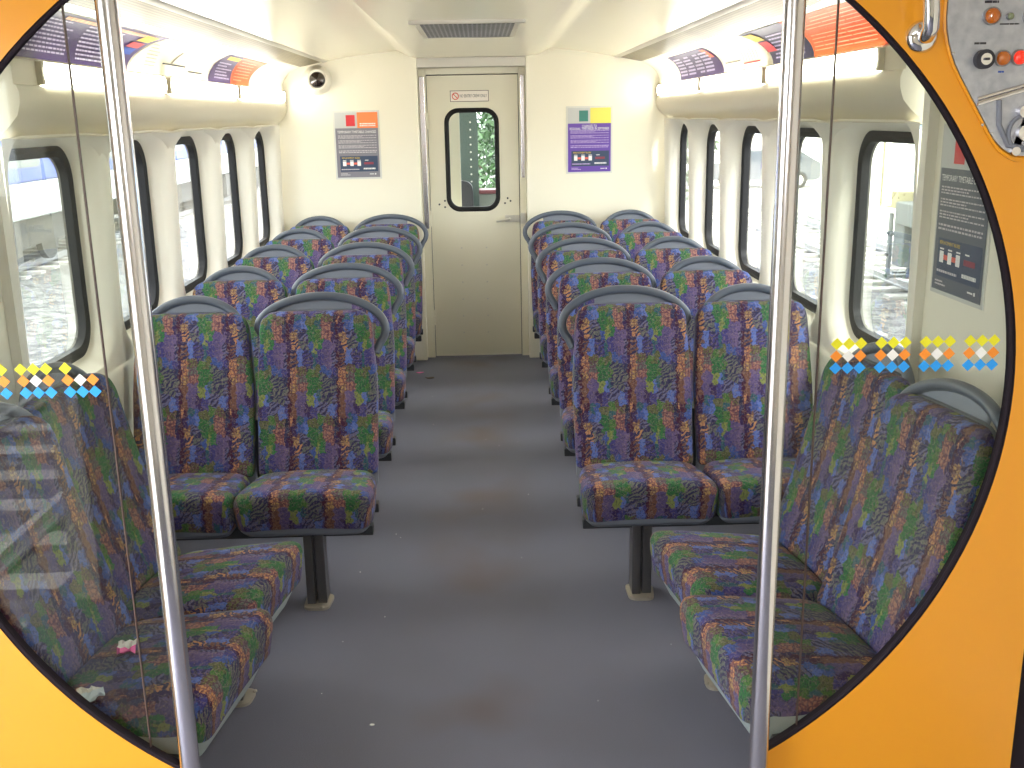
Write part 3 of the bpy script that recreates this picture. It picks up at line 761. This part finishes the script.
# litter on the near left seat
g = G(); rnd = random.Random(3); PINK = pm('pink_wrapper', srgb(240, 90, 170), .3); 
def wrapper(w, d, h, m, m2, n=5):
    g = G(); gr = [[((i/n-.5)*w, (j/n-.5)*d, .004+h*rnd.random()) for i in range(n+1)] for j in range(n+1)]
    vs = [p for r in gr for p in r] + [(p[0]*.98, p[1]*.98, p[2]-.003) for r in gr for p in r]; N2 = (n+1)*(n+1); fs1 = []; fs2 = []
    for j in range(n):
        for i in range(n):
            a = j*(n+1)+i; f = (a, a+1, a+n+2, a+n+1)
            (fs1 if j > n//2-1 else fs2).append(f); fs2.append(tuple(N2+k for k in f[::-1]))
    g.add(vs, fs1, m); g.add(vs, fs2, m2); return g
o = wrapper(.045, .055, .014, WHITE, PINK).build('sweet_wrapper', smooth=0); o.location = (-.875, 2.37, .452); o.rotation_euler = (0, 0, .2)
tag(o, 'crumpled pink and white sweet wrapper on the near left sideways seat', 'wrapper')
o = wrapper(.055, .045, .02, WHITE, pm('pale_blue_tissue', (.7, .82, .95), .5)).build('crumpled_tissue', smooth=0); o.location = (-.885, 2.15, .452); o.rotation_euler = (0, 0, .5)
tag(o, 'crumpled white tissue on near corner of the left sideways seat', 'tissue')
LEAF = pm('dry_leaf', srgb(74, 62, 44), .7)
for k, (x, y, sz, m, lb) in enumerate(((-.336, 6.87, .04, LEAF, 'small brown dry leaf on the floor in front of the far door'), (-.415, 7.03, .03, PINK, 'tiny pink paper scrap on the floor left of the far door'), (-.32, 2.71, .008, WHITE, 'small white crumb on the floor between the sideways seats'))):
    g = G(); pts = []
    for a in range(9):
        r = sz*(.6+.4*rnd.random()); pts.append((r*math.cos(a*2*PI/9), r*.6*math.sin(a*2*PI/9)))
    g.loft([[(p[0], p[1], z+abs(p[0])*.12) for p in pts] for z in (0.0005, .003)], m); o = g.build(['dry_leaf', 'paper_scrap', 'crumb'][k], smooth=0); o.location = (x, y, 0)
    tag(o, lb, ['leaf', 'paper scrap', 'crumb'][k])
g = G()
for k in range(22):
    x, y = rnd.uniform(-.9, .9), rnd.uniform(2.3, 7.2); r = rnd.uniform(.0012, .0026)
    g.add([(x-r, y-r, .001), (x+r, y-r*.6, .001), (x+r*.7, y+r, .001), (x, y, .001+r)], [(0, 1, 3), (1, 2, 3), (2, 0, 3), (0, 2, 1)], WHITE)
tag(g.build('dust_specks', smooth=0), 'scattered tiny white specks of grit on the grey floor', 'dirt', kind='stuff')

# ------------------------------------------------------------------ glazed partition with round opening
EA, EB, EC = 1.042, .945, 1.205
PX = .602
def ell(a, da=0.): return ((EA+da)*math.cos(a), EC+(EB+da)*math.sin(a))
for s, side in ((-1, 'left'), (1, 'right')):
    t = thing('partition_screen', 'orange-yellow partition panel with curved glass opening, %s of the vestibule aisle' % side, 'partition', (0, YB, 0))
    a0 = math.acos(PX/EA)
    N = 48
    angs = [lerp(-a0, a0, k/N) for k in range(N+1)]
    curve = [ell(a) for a in angs]
    OX = 1.128
    # outer boundary matched to the curve
    g = G()
    def outer_pt(i):
        x, z = curve[i]; t_ = i/N
        # walk bottom edge, side edge, top edge
        if t_ < .22: return (lerp(PX, OX, t_/.22), .0)
        if t_ > .78: return (lerp(OX, PX, (t_-.78)/.22), 2.35)
        return (OX, lerp(.0, 2.35, (t_-.22)/.56))
    A_ = [(s*x, -.02, z) for x, z in curve]; B_ = [(s*outer_pt(i)[0], -.02, outer_pt(i)[1]) for i in range(N+1)]
    A2 = [(x, .006, z) for x, _, z in A_]; B2 = [(x, .02, z) for x, _, z in B_]
    A1 = [(x+s*.006, -.02, z) for x, _, z in A_]; A0 = [(x, -.013, z) for x, _, z in A_]
    g.loft([A1, B_, B2, A2], YEL, close=False, cap=False); g.loft([A2, A0, A1], SEAL, close=False, cap=False)
    n_ = N+1
    g.add([A2[0], A0[0], A1[0], B_[0], B2[0]], [(0, 1, 2, 3, 4)], YEL); g.add([A2[-1], A0[-1], A1[-1], B_[-1], B2[-1]], [(4, 3, 2, 1, 0)], YEL)
    g.build('panel', t, smooth=40)
    g = G(); g.tube([(s*(x-.001*math.cos(a)), -.017, z-.001*math.sin(a)) for (x, z), a in zip(curve, angs)], .0042, SEAL, n=8); g.build('edge_seal', t, smooth=60)
    # two panes
    JX = .672
    aj = math.acos(JX/EA)
    def pane(poly, nm):
        g = G(); g.prism([(s*x, z) for x, z in poly], -.003, .003, GLASSP); return g.build(nm, t, smooth=0)
    inner = [ell(lerp(-a0, -aj, k/8), .004) for k in range(9)] + [ell(lerp(aj, a0, k/8), .004) for k in range(9)]
    outerp = [ell(lerp(-aj, aj, k/40), .004) for k in range(41)]
    pane(inner, 'glass_pane')
    op = pane(outerp, 'glass_pane')
    g = G(); zlo, zhi = ell(-aj)[1], ell(aj)[1]
    g.box((s*JX-.0011, -.0035, zlo), (s*JX+.0011, .0035, zhi), pm('joint_sealant', (.10, .06, .05), .5)); g.build('glazing_joint', t, smooth=0)
    # diamond stickers
    DY_ = pm('yellow_vinyl', srgb(236, 230, 40), .4); DO = pm('orange_vinyl', srgb(250, 150, 50), .4); DB = pm('blue_vinyl', srgb(40, 160, 245), .4)
    if s > 0: groups = [(.706+.0855*k, 3) for k in range(4)]; zz = (1.300, 1.276, 1.2525); yel = [(0, 1, 2)]*4
    else: groups = [(-.7455, 3), (-.8275, 3), (-.91, 3)]; zz = (1.289, 1.2665, 1.2435); yel = [(0,), (0, 1, 2), (0, 1, 2)]
    for gi, (gx, n3) in enumerate(groups):
        g = G()
        for r_, z in enumerate(zz):
            for c_ in range(3):
                if r_ == 0 and c_ not in yel[gi]: continue
                x = gx + c_*.0232 + (0.002*r_ if s < 0 else 0); d = .0118
                mm = DY_ if r_ == 0 else DB if r_ == 2 else (WHITE if c_ == 1 else DO)
                g.add([(x-d, -.0045, z), (x, -.0045, z-d), (x+d, -.0045, z), (x, -.0045, z+d)] + [(x-d, -.0032, z), (x, -.0032, z-d), (x+d, -.0032, z), (x, -.0032, z+d)], [(0, 1, 2, 3), (7, 6, 5, 4), (0, 4, 5, 1), (1, 5, 6, 2), (2, 6, 7, 3), (3, 7, 4, 0)], mm)
        g.build('diamond_stickers', op, smooth=0)
    # dark gap and reveal outside the panel
    g = G(); g.box((min(s*1.13, s*1.5), YB-.01, 0), (max(s*1.13, s*1.5), YB+.03, 2.35), SEAL); struct(g.build('trim_%d' % (8 if s < 0 else 9), smooth=0))
    # grab pole
    po = thing('grab_pole', 'upright brushed steel grab pole on the %s side of the partition opening' % side, 'pole', (s*.583, 1.865, 0), 0, 'upright grab poles')
    g = G(); g.cyl((0, 0, 0), .0195, 2.36, CHROME, n=28); g.build('tube', po)
    g = G(); g.cyl((0, 0, 0), .04, .012, CHROME, n=28); g.cyl((0, 0, 2.348), .04, .012, CHROME, n=28); g.build('flange', po, bevel=.002)

# grab handle and guard's panel on the right yellow panel
t = thing('chrome_handrail', 'short curved chrome grab handle on the right yellow panel', 'handle', (.815, YB-.02, 1.852))
g = G(); g.tube([(0, 0, 0), (0, -.025, 0), (-.002, -.044, .012), (-.006, -.05, .04), (-.012, -.05, .09), (-.018, -.05, .15), (-.022, -.044, .195), (-.024, -.025, .215), (-.024, 0, .215)], .0135, CHROME2, n=16); g.build('bar', t, smooth=80)
for dz_ in (0, .215):
    g = G(); g.loft([[(r*math.cos(2*PI*k/28)-(.024 if dz_ else 0), y, dz_+r*math.sin(2*PI*k/28)) for k in range(28)] for r, y in ((.028, 0), (.028, -.006), (.022, -.013), (.015, -.016))], CHROME2); g.build('mounting_boss', t, smooth=50)
t = thing('guard_control_panel', 'silver crew control panel with indicator lamps and key switch at upper right', 'control panel', (0, YB-.0205, 0))
plate = rounded([(1.115, 1.66), (1.115, 2.05), (.885, 2.05), (.842, 1.86), (.972, 1.655), (1.01, 1.642)], [.02, .02, .03, .09, .035, .02], 8)
g = G(); g.loft([[(1.0+(p[0]-1.0)*k, y, 1.86+(p[1]-1.86)*k) for p in plate] for k, y in ((1.045, 0), (1.045, -.004), (1.02, -.006), (1.0, -.001))], YEL); g.build('surround', t, smooth=30)
g = G(); g.loft([[(p[0], y, p[1]) for p in plate] for y in (-.001, -.005)], BRUSH); g.build('plate', t, smooth=0)
g = G(); g.tube([(.922, -.008, 1.737), (1.118, -.008, 1.79)], .0045, CHROME, n=8); g.tube([(.922, -.007, 1.745), (1.118, -.007, 1.798)], .003, CHROME, n=8); g.build('hinge_strip', t)
def lamp(x, z, r, m, nm='indicator_lamp', base=pm('bezel_metal', (.30, .30, .32), .35, metal=1.)):
    g = G(); g.cyl((x, -.005, z), r*1.15, -.006, base, axis=1, n=20); a = g.build('bezel' if nm != 'indicator_lamp' else 'lamp_bezel', t, smooth=40)
    g = G(); g.ball((x, -.010, z), r, m, sy=.9, nu=20, nv=12); g.build(nm, a, smooth=80)
AMB = pm('amber_lens', srgb(190, 100, 16), .12, coat=1.); REDL = pm('red_lit_lens', srgb(190, 16, 10), .12, coat=1., emit=(1., .06, .02), es=.25)
lamp(.934, 1.884, .0135, AMB); lamp(.966, 1.883, .0055, pm('green_lens', srgb(130, 140, 110), .2)); lamp(1.004, 1.882, .013, INK, 'push_button')
lamp(.960, 1.813, .0125, AMB); lamp(.990, 1.814, .0125, REDL); lamp(1.03, 1.815, .0125, AMB)
g = G(); g.cyl((.925, -.005, 1.812), .0165, -.014, INK, axis=1, n=24); k_ = g.build('key_switch', t, smooth=40)
g = G(); g.cyl((.925, -.019, 1.812), .010, -.003, CHROME2, axis=1, n=20); g.box((.921, -.026, 1.810), (.929, -.022, 1.814), INK); g.build('key_barrel', k_, smooth=40)
g = G(); g.tube([(1.012+.028*math.cos(a*PI/14), -.007, 1.685+.030*math.sin(a*PI/14)) for a in range(28)], .004, pm('grey_gasket', srgb(120, 124, 136), .5), n=8, closed=True)
g.tube([(.962, -.006, 1.742), (.966, -.006, 1.70), (.985, -.006, 1.664), (1.03, -.006, 1.655), (1.10, -.006, 1.67)], .005, pm('grey_gasket', (0,0,0)), n=8); g.build('gasket', t)
g = G(); g.cyl((1.012, -.005, 1.685), .014, -.012, CHROME2, axis=1, n=20); g.cyl((1.006, -.005, 1.722), .011, -.014, CHROME, axis=1, n=20); g.cyl((1.018, -.005, 1.722), .008, -.016, REDP, axis=1, n=20); g.cyl((1.0, -.003, 1.653), .008, -.008, CHROME, axis=1, n=16); g.build('lower_switches', t, smooth=40)
for x, z in ((.873, 1.823), (.937, 1.700), (.955, 1.684)):
    g = G(); g.ball((x, -.005, z), .003, CHROME2, sy=.6, nu=8, nv=6); g.build('screw', t)
g = G(); fnp = lambda u, v: (u, -.0056, v)
greek(g, fnp, .92, .95, 1.904, 1.911, 1, INK, seed=1, ch=.6, wmin=.2, wmax=.5); greek(g, fnp, .95, .985, 1.868, 1.873, 1, INK, seed=2, ch=.5, wmin=.2, wmax=.5)
greek(g, fnp, .908, .938, 1.836, 1.842, 1, INK, seed=3, ch=.6, wmin=.2, wmax=.5); greek(g, fnp, .955, .975, 1.788, 1.793, 1, BLUEP, seed=4, ch=.6, wmin=.2, wmax=.5)
g.build('small_print', t, smooth=0, recalc=False)
text_obj('lettering', 'N\u00b0 0', .016, INK, Matrix.Translation((.968, -.0058, 1.918)) @ RX, t)

# ------------------------------------------------------------------ vestibule around the viewer
for s in (-1, 1):
    g = G(); x0, x1 = sorted((s*1.42, s*1.52))  # unseen walls; left doorway lets daylight in, right one closed against it
    if s > 0: g.box((x0, -1.4, 0), (x1, 1.93, 2.36), CREAM)
    else: g.box((x0, -1.4, 0), (x1, .2, 2.36), CREAM); g.box((x0, 1.5, 0), (x1, 1.93, 2.36), CREAM); g.box((x0, .2, 2.0), (x1, 1.5, 2.36), CREAM)
    struct(g.build('wall_vestibule_left' if s < 0 else 'wall_vestibule_right', smooth=0))
g = G(); g.box((-1.52, -1.5, 0), (1.52, -1.4, 2.36), CREAM); struct(g.build('wall_back', smooth=0))
t = thing('added_vestibule_light', 'added unseen ceiling light panel in the vestibule above the viewer', 'light', (0, .55, 2.355))  # unseen lamp, added to light the yellow panels from the viewer's side
g = G(); g.box((-.55, -.30, -.03), (.55, .30, 0), COVE); g.build('housing', t, smooth=0)
g = G(); g.box((-.5, -.26, -.036), (.5, .26, -.028), pm('added_light_diffuser', (.9, .9, .9), .3, emit=(1., .97, .92), es=2.2)); g.build('diffuser', t, smooth=0)

# ------------------------------------------------------------------ cab beyond the end door
CY = DY+.05
g = G(); g.box((-1.4, CY, -.06), (1.4, CY+2.2, -.01), pm('dark_floor', (.04, .035, .04), .7)); struct(g.build('floor', smooth=0))
g = G(); g.box((-1.4, CY, 2.2), (1.4, CY+2.2, 2.25), CREAM); struct(g.build('ceiling', smooth=0))
g = G(); g.box((-1.4, CY+.2, 0), (-.10, CY+.25, 2.2), CREAM); struct(g.build('wall_cab', smooth=0))
g = G(); g.box((-.12, CY+1.2, 0), (.03, CY+1.3, 2.2), pm('cab_post', (.06, .09, .08), .5))
for k in range(14): g.ball((-.03, CY+1.195, .9+.06*k), .008, ALU, nu=8, nv=6)
struct(g.build('trim_10', smooth=40))
g = G(); g.box((-1.4, CY+2.1, 0), (1.4, CY+2.2, 1.02), pm('cab_grey', (.12, .14, .13), .5)); struct(g.build('wall_cab_front', smooth=0))
t = thing('driver_seat', 'black driver seat seen through the window of the far door', 'seat', (-.16, CY+.85, 0))
g = G(); pol = rounded([(-.2, .5), (.16, .5), (.14, 1.22), (-.18, 1.26)], .07, 6); g.loft([[(p[0], y, p[1]) for p in pol] for y in (-.05, .06)], pm('black_vinyl', (.02, .022, .03), .35)); g.build('backrest', t, smooth=50)
g = G(); g.box((-.2, -.05, .40), (.16, .42, .5), pm('black_vinyl', (0,0,0))); g.build('cushion', t, bevel=.02)
g = G(); g.cyl((-.02, .2, -.01), .05, .42, FRAMEM); g.build('pedestal', t)
g = G(); g.box((.03, CY+.9, .0), (.22, CY+1.1, 1.12), pm('cab_grey', (0,0,0))); g.box((.03, CY+.88, 1.12), (.24, CY+1.12, 1.15), pm('desk_maroon', (.12, .03, .04), .5)); tag(g.build('cab_console', bevel=.005), 'low dark console seen at bottom of the far door window', 'console')

# ------------------------------------------------------------------ outdoors
GZ = -1.15
g = G(); g.add([(-70, -40, GZ), (70, -40, GZ), (70, 130, GZ), (-70, 130, GZ)], [(0, 1, 2, 3)], BALL)
struct(g.build('ground', smooth=0, recalc=False))
g = G(); g.add([(9.2, -40, GZ+.01), (70, -40, GZ+.01), (70, 130, GZ+.01), (9.2, 130, GZ+.01)], [(0, 1, 2, 3)], pm('overexposed_ground', srgb(206, 204, 196), .8, var=(.6, .12)))  # glare on the right-hand ballast, put into the colour of a paler sheet
struct(g.build('trim_11', smooth=0, recalc=False))
RAILM = pm('rail_steel', (.42, .42, .44), .35, metal=.6); SLP = pm('concrete_sleeper', (.42, .41, .39), .8)
for lab, xc in (('nearest track on the left side', -3.9), ('farther track on the left under the parked train', -9.9), ('nearest track on the right side', 4.0), ('farther track on the right under the wagon', 7.6)):
    t = thing('railway_track', 'steel rails on sleepers, %s' % lab, 'railway track', (xc, 0, GZ), 0, 'railway tracks')
    for dx_ in (-.72, .72):
        g = G(); g.box((dx_-.035, -20, .08), (dx_+.035, 100, .17), RAILM); g.box((dx_-.07, -20, .05), (dx_+.07, 100, .08), RAILM); g.build('rail', t, smooth=0)
    g = G()
    for k in range(110): g.box((-1.25, -6+.7*k, 0), (1.25, -5.76+.7*k, .05), SLP)
    o = g.build('sleepers', t, smooth=0); o['kind'] = 'stuff'
# parked train, left
t = thing('parked_train', 'long blue and white passenger train parked on the left tracks', 'train', (-8.55, 0, GZ))
TB = pm('train_blue', srgb(64, 88, 176), .35); TW = pm('train_white', srgb(196, 204, 208), .35); TD = pm('train_underframe', (.07, .07, .07), .7)
for k in range(4):
    y0 = 6+20.6*k
    g = G(); g.box((-2.8, y0, 1.12), (0, y0+20.2, 1.80), TW); g.box((-2.8, y0, 1.80), (0, y0+20.2, 3.2), TB)
    g.loft([[(-2.8, y, 3.2), (-2.5, y, 3.55), (-.3, y, 3.55), (0, y, 3.2)] for y in (y0, y0+20.2)], TW); b = g.build('carriage_body', t, bevel=.04)
    for j in range(9):
        g = G(); P = [(y, z) for y, z in rrect(1.5, .75, .12, 4, y0+1.6+2.1*j, 2.45)]
        g.prism(P, -.02, .015, pm('train_window', (.10, .13, .15), .1), axis=0); g.build('window', b, smooth=0)
    g = G(); g.box((-2.5, y0+1, .55), (-.25, y0+19, 1.12), TD)
    for y in (y0+2.2, y0+4.4, y0+15.8, y0+18): g.cyl((-.45, y, .62), .45, .12, TD, axis=0)
    for y in (y0+7, y0+9.6, y0+12): g.box((-.35, y, .35), (-.05, y+1.8, 1.1), TD)
    g.build('underframe', t)
# freight locomotive end, right
t = thing('freight_wagon', 'grey and yellow wagon end with buffer beam and coupler seen through the nearest right window', 'wagon', (6.5, 16.3, GZ+.18)); t.scale = (1, -1, 1)
WG = pm('wagon_grey', srgb(116, 122, 124), .6); WY_ = pm('wagon_yellow', srgb(186, 176, 136), .6)
g = G(); g.box((.0, 0, 1.18), (2.9, .25, 1.45), WY_); g.box((.04, .1, .3), (2.9, .5, 1.15), WG); g.box((.0, .2, .95), (2.9, 9, 1.3), WG); g.build('buffer_beam', t, bevel=.02)
g = G(); g.box((.2, .3, 1.5), (2.6, 9, 3.9), pm('wagon_blue_grey', srgb(150, 176, 196), .5))
for k in range(14): g.box((.16, .4, 1.7+.15*k), (.2, 2.6, 1.76+.15*k), WG)
g.build('body', t, bevel=.03)
g = G()
for x in (.0, .34): g.box((x, -.02, .05), (x+.05, .06, 1.1), WG)
for z in (.08, .42, .76): g.box((0, -.1, z), (.40, .1, z+.04), WG)
g.box((.5, -.15, .55), (1.2, .3, 1.05), TD); g.box((.2, -.25, .05), (1.5, -.15, .14), WG); g.build('steps', t)
g = G(); g.tube([(.05, 0, 1.2), (-.12, -.1, 1.2), (-.12, -.1, 2.6), (.05, 0, 2.6)], .02, WY_, n=8); g.tube([(.5, -.05, 1.5), (.5, -.05, 2.9)], .02, WY_, n=8); g.build('handrail', t)
g = G()
for x in (.7, 1.5): g.cyl((x, .9, .45), .45, .14, TD, axis=0)
g.box((.4, .5, .35), (2.4, 3.2, .9), TD); g.build('bogie', t)
# parked car, right
t = thing('parked_car', 'silver hatchback car parked far off beyond the right windows', 'car', (11.0, 40.5, GZ), math.radians(-14))
CW = pm('car_silver', srgb(84, 88, 94), .2, coat=.5); CG = pm('car_glass', (.05, .07, .09), .06)
prof = [(-2.1, .32), (-2.12, .75), (-1.95, .95), (-1.15, 1.02), (-.45, 1.42), (1.2, 1.46), (1.85, 1.08), (2.08, .95), (2.1, .4), (1.9, .3)]
g = G(); g.loft([[(x, y, lerp(.9, z, k) if z > .95 else z) for x, z in prof] for y, k in ((-.85, .96), (-.72, 1.), (.72, 1.), (.85, .96))], CW); cb = g.build('body', t, smooth=30)
for y in (-.86, .84):
    g = G(); g.prism([(-1.0, 1.02), (-.42, 1.34), (.3, 1.38), (.3, 1.0)], y, y+.02, CG); g.prism([(.38, 1.0), (.38, 1.38), (1.1, 1.38), (1.6, 1.04)], y, y+.02, CG); g.build('side_window', cb, smooth=0)
for x in (-1.35, 1.3):
    for y in (-.88, .70):
        g = G(); g.cyl((x, y, .32), .32, .18, RUBBER, axis=1); w = g.build('wheel', t); g = G(); g.cyl((x, y-.005 if y < 0 else y+.175, .32), .19, .012, ALU, axis=1); g.build('hubcap', w)
# trees
def foliage(name, label, loc, blobs, n, leaf, col, trunk_h, seed):
    t = thing(name, label, 'tree', loc); rn = random.Random(seed); g = G(); m = pm('leaf_%d' % seed, col, .6, var=(2, .35))
    for i in range(n):
        bx, by, bz, r = rn.choice(blobs)
        th, ph = rn.uniform(0, 2*PI), math.acos(rn.uniform(-1, 1)); rr = r*rn.uniform(.55, 1.)
        c = Vector((bx+rr*math.sin(ph)*math.cos(th), by+rr*math.sin(ph)*math.sin(th), bz+rr*math.cos(ph)))
        a = Vector((rn.uniform(-1, 1), rn.uniform(-1, 1), rn.uniform(-1, 1))).normalized(); b = a.orthogonal().normalized(); s_ = leaf*rn.uniform(.6, 1.3)
        nn = a.cross(b)*s_*.12
        g.add([c-a*s_, c+b*s_*.45+nn, c+a*s_, c-b*s_*.45+nn], [(0, 1, 2), (0, 2, 3)], m)
    o = g.build('foliage', t, smooth=0, recalc=False)
    g = G(); g.tube([(0, 0, 0), (.1, 0, trunk_h*.5), (0, .1, trunk_h), (.2, 0, trunk_h*1.5)], [.22, .17, .13, .06], pm('bark', (.13, .10, .07), .9), n=8)
    for k in range(5): bx, by, bz, r = blobs[k % len(blobs)]; g.tube([(0, 0, trunk_h*.8), (bx*.5, by*.5, (trunk_h+bz)/2), (bx, by, bz)], [.09, .06, .03], pm('bark', (0,0,0)), n=6)
    g.build('trunk', t)
foliage('tree', 'broad green tree beyond the far door window, right of the dark post', (1.7, 17.5, GZ), [(0, 0, 3.2, 1.7), (1, .5, 2.4, 1.4), (-1.0, .2, 2.0, 1.3), (-.3, 0, 4.4, 1.3)], 11000, .07, (.030, .075, .022), 2.2, 41)
foliage('tree', 'dark green tree framed low in the far door window', (-.6, 21.5, GZ), [(0, 0, 2.6, 1.7), (1.0, .3, 1.8, 1.3), (-1.2, .3, 2.2, 1.5), (0, 0, 4.6, 1.2)], 8000, .08, (.02, .05, .02), 2.0, 42)
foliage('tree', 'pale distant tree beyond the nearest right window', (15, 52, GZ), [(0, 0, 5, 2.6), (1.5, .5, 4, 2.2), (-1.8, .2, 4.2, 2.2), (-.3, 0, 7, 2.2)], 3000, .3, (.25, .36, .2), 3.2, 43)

# ------------------------------------------------------------------ light
w = bpy.data.worlds.new('overcast'); bpy.context.scene.world = w; w.use_nodes = True
nt = w.node_tree; bg = nt.nodes['Background']
tcw = nt.nodes.new('ShaderNodeTexCoord'); spw = nt.nodes.new('ShaderNodeSeparateXYZ'); nt.links.new(tcw.outputs['Generated'], spw.inputs[0])
Bw = NB(nt); c_, _ = Bw.ramp(spw.outputs[2], [(0., (.80, .86, .90, 1)), (.5, (1, 1, 1, 1))], 'LINEAR')
nt.links.new(c_, bg.inputs[0]); bg.inputs[1].default_value = 4.6
def sun(en, rot, ang, col):
    l = bpy.data.lights.new('sun', 'SUN'); l.energy = en; l.angle = math.radians(ang); l.color = col
    o = bpy.data.objects.new('sun', l); C.objects.link(o); o.rotation_euler = rot; return o
sun(3.5, (math.radians(38), math.radians(22), 0), 12, (1, .98, .94))

# ------------------------------------------------------------------ camera
F = 1035.08
rt = Vector((0.99933324, -0.03202196, -0.0175404)); up = Vector((0.02502625, 0.25095799, 0.96767442)); fw = Vector((0.02658492, 0.96746818, -0.25159205))
cam = bpy.data.cameras.new('camera'); cam.sensor_width = 36; cam.sensor_fit = 'HORIZONTAL'; cam.lens = F/1024*36; cam.clip_start = .05; cam.clip_end = 500
co = bpy.data.objects.new('camera', cam); C.objects.link(co)
M = Matrix(((rt.x, up.x, -fw.x, .0352), (rt.y, up.y, -fw.y, 0), (rt.z, up.z, -fw.z, 1.732), (0, 0, 0, 1)))
co.matrix_world = M
bpy.context.scene.camera = co
# the camera's own flash, just above the lens
fl = bpy.data.lights.new('camera_flash', 'AREA'); fl.shape = 'RECTANGLE'; fl.size = .05; fl.size_y = .03; fl.energy = 5; fl.color = (1, .98, .96)
fo = bpy.data.objects.new('camera_flash', fl); C.objects.link(fo); fo.matrix_world = M @ Matrix.Translation((-.03, .055, -.01))

vs = bpy.context.scene.view_settings
vs.view_transform = 'Standard'; vs.look = 'None'; vs.gamma = 1; vs.use_curve_mapping = False; vs.exposure = 1.22
bpy.context.scene.cycles.max_bounces = 10
bpy.context.scene.cycles.transparent_max_bounces = 16
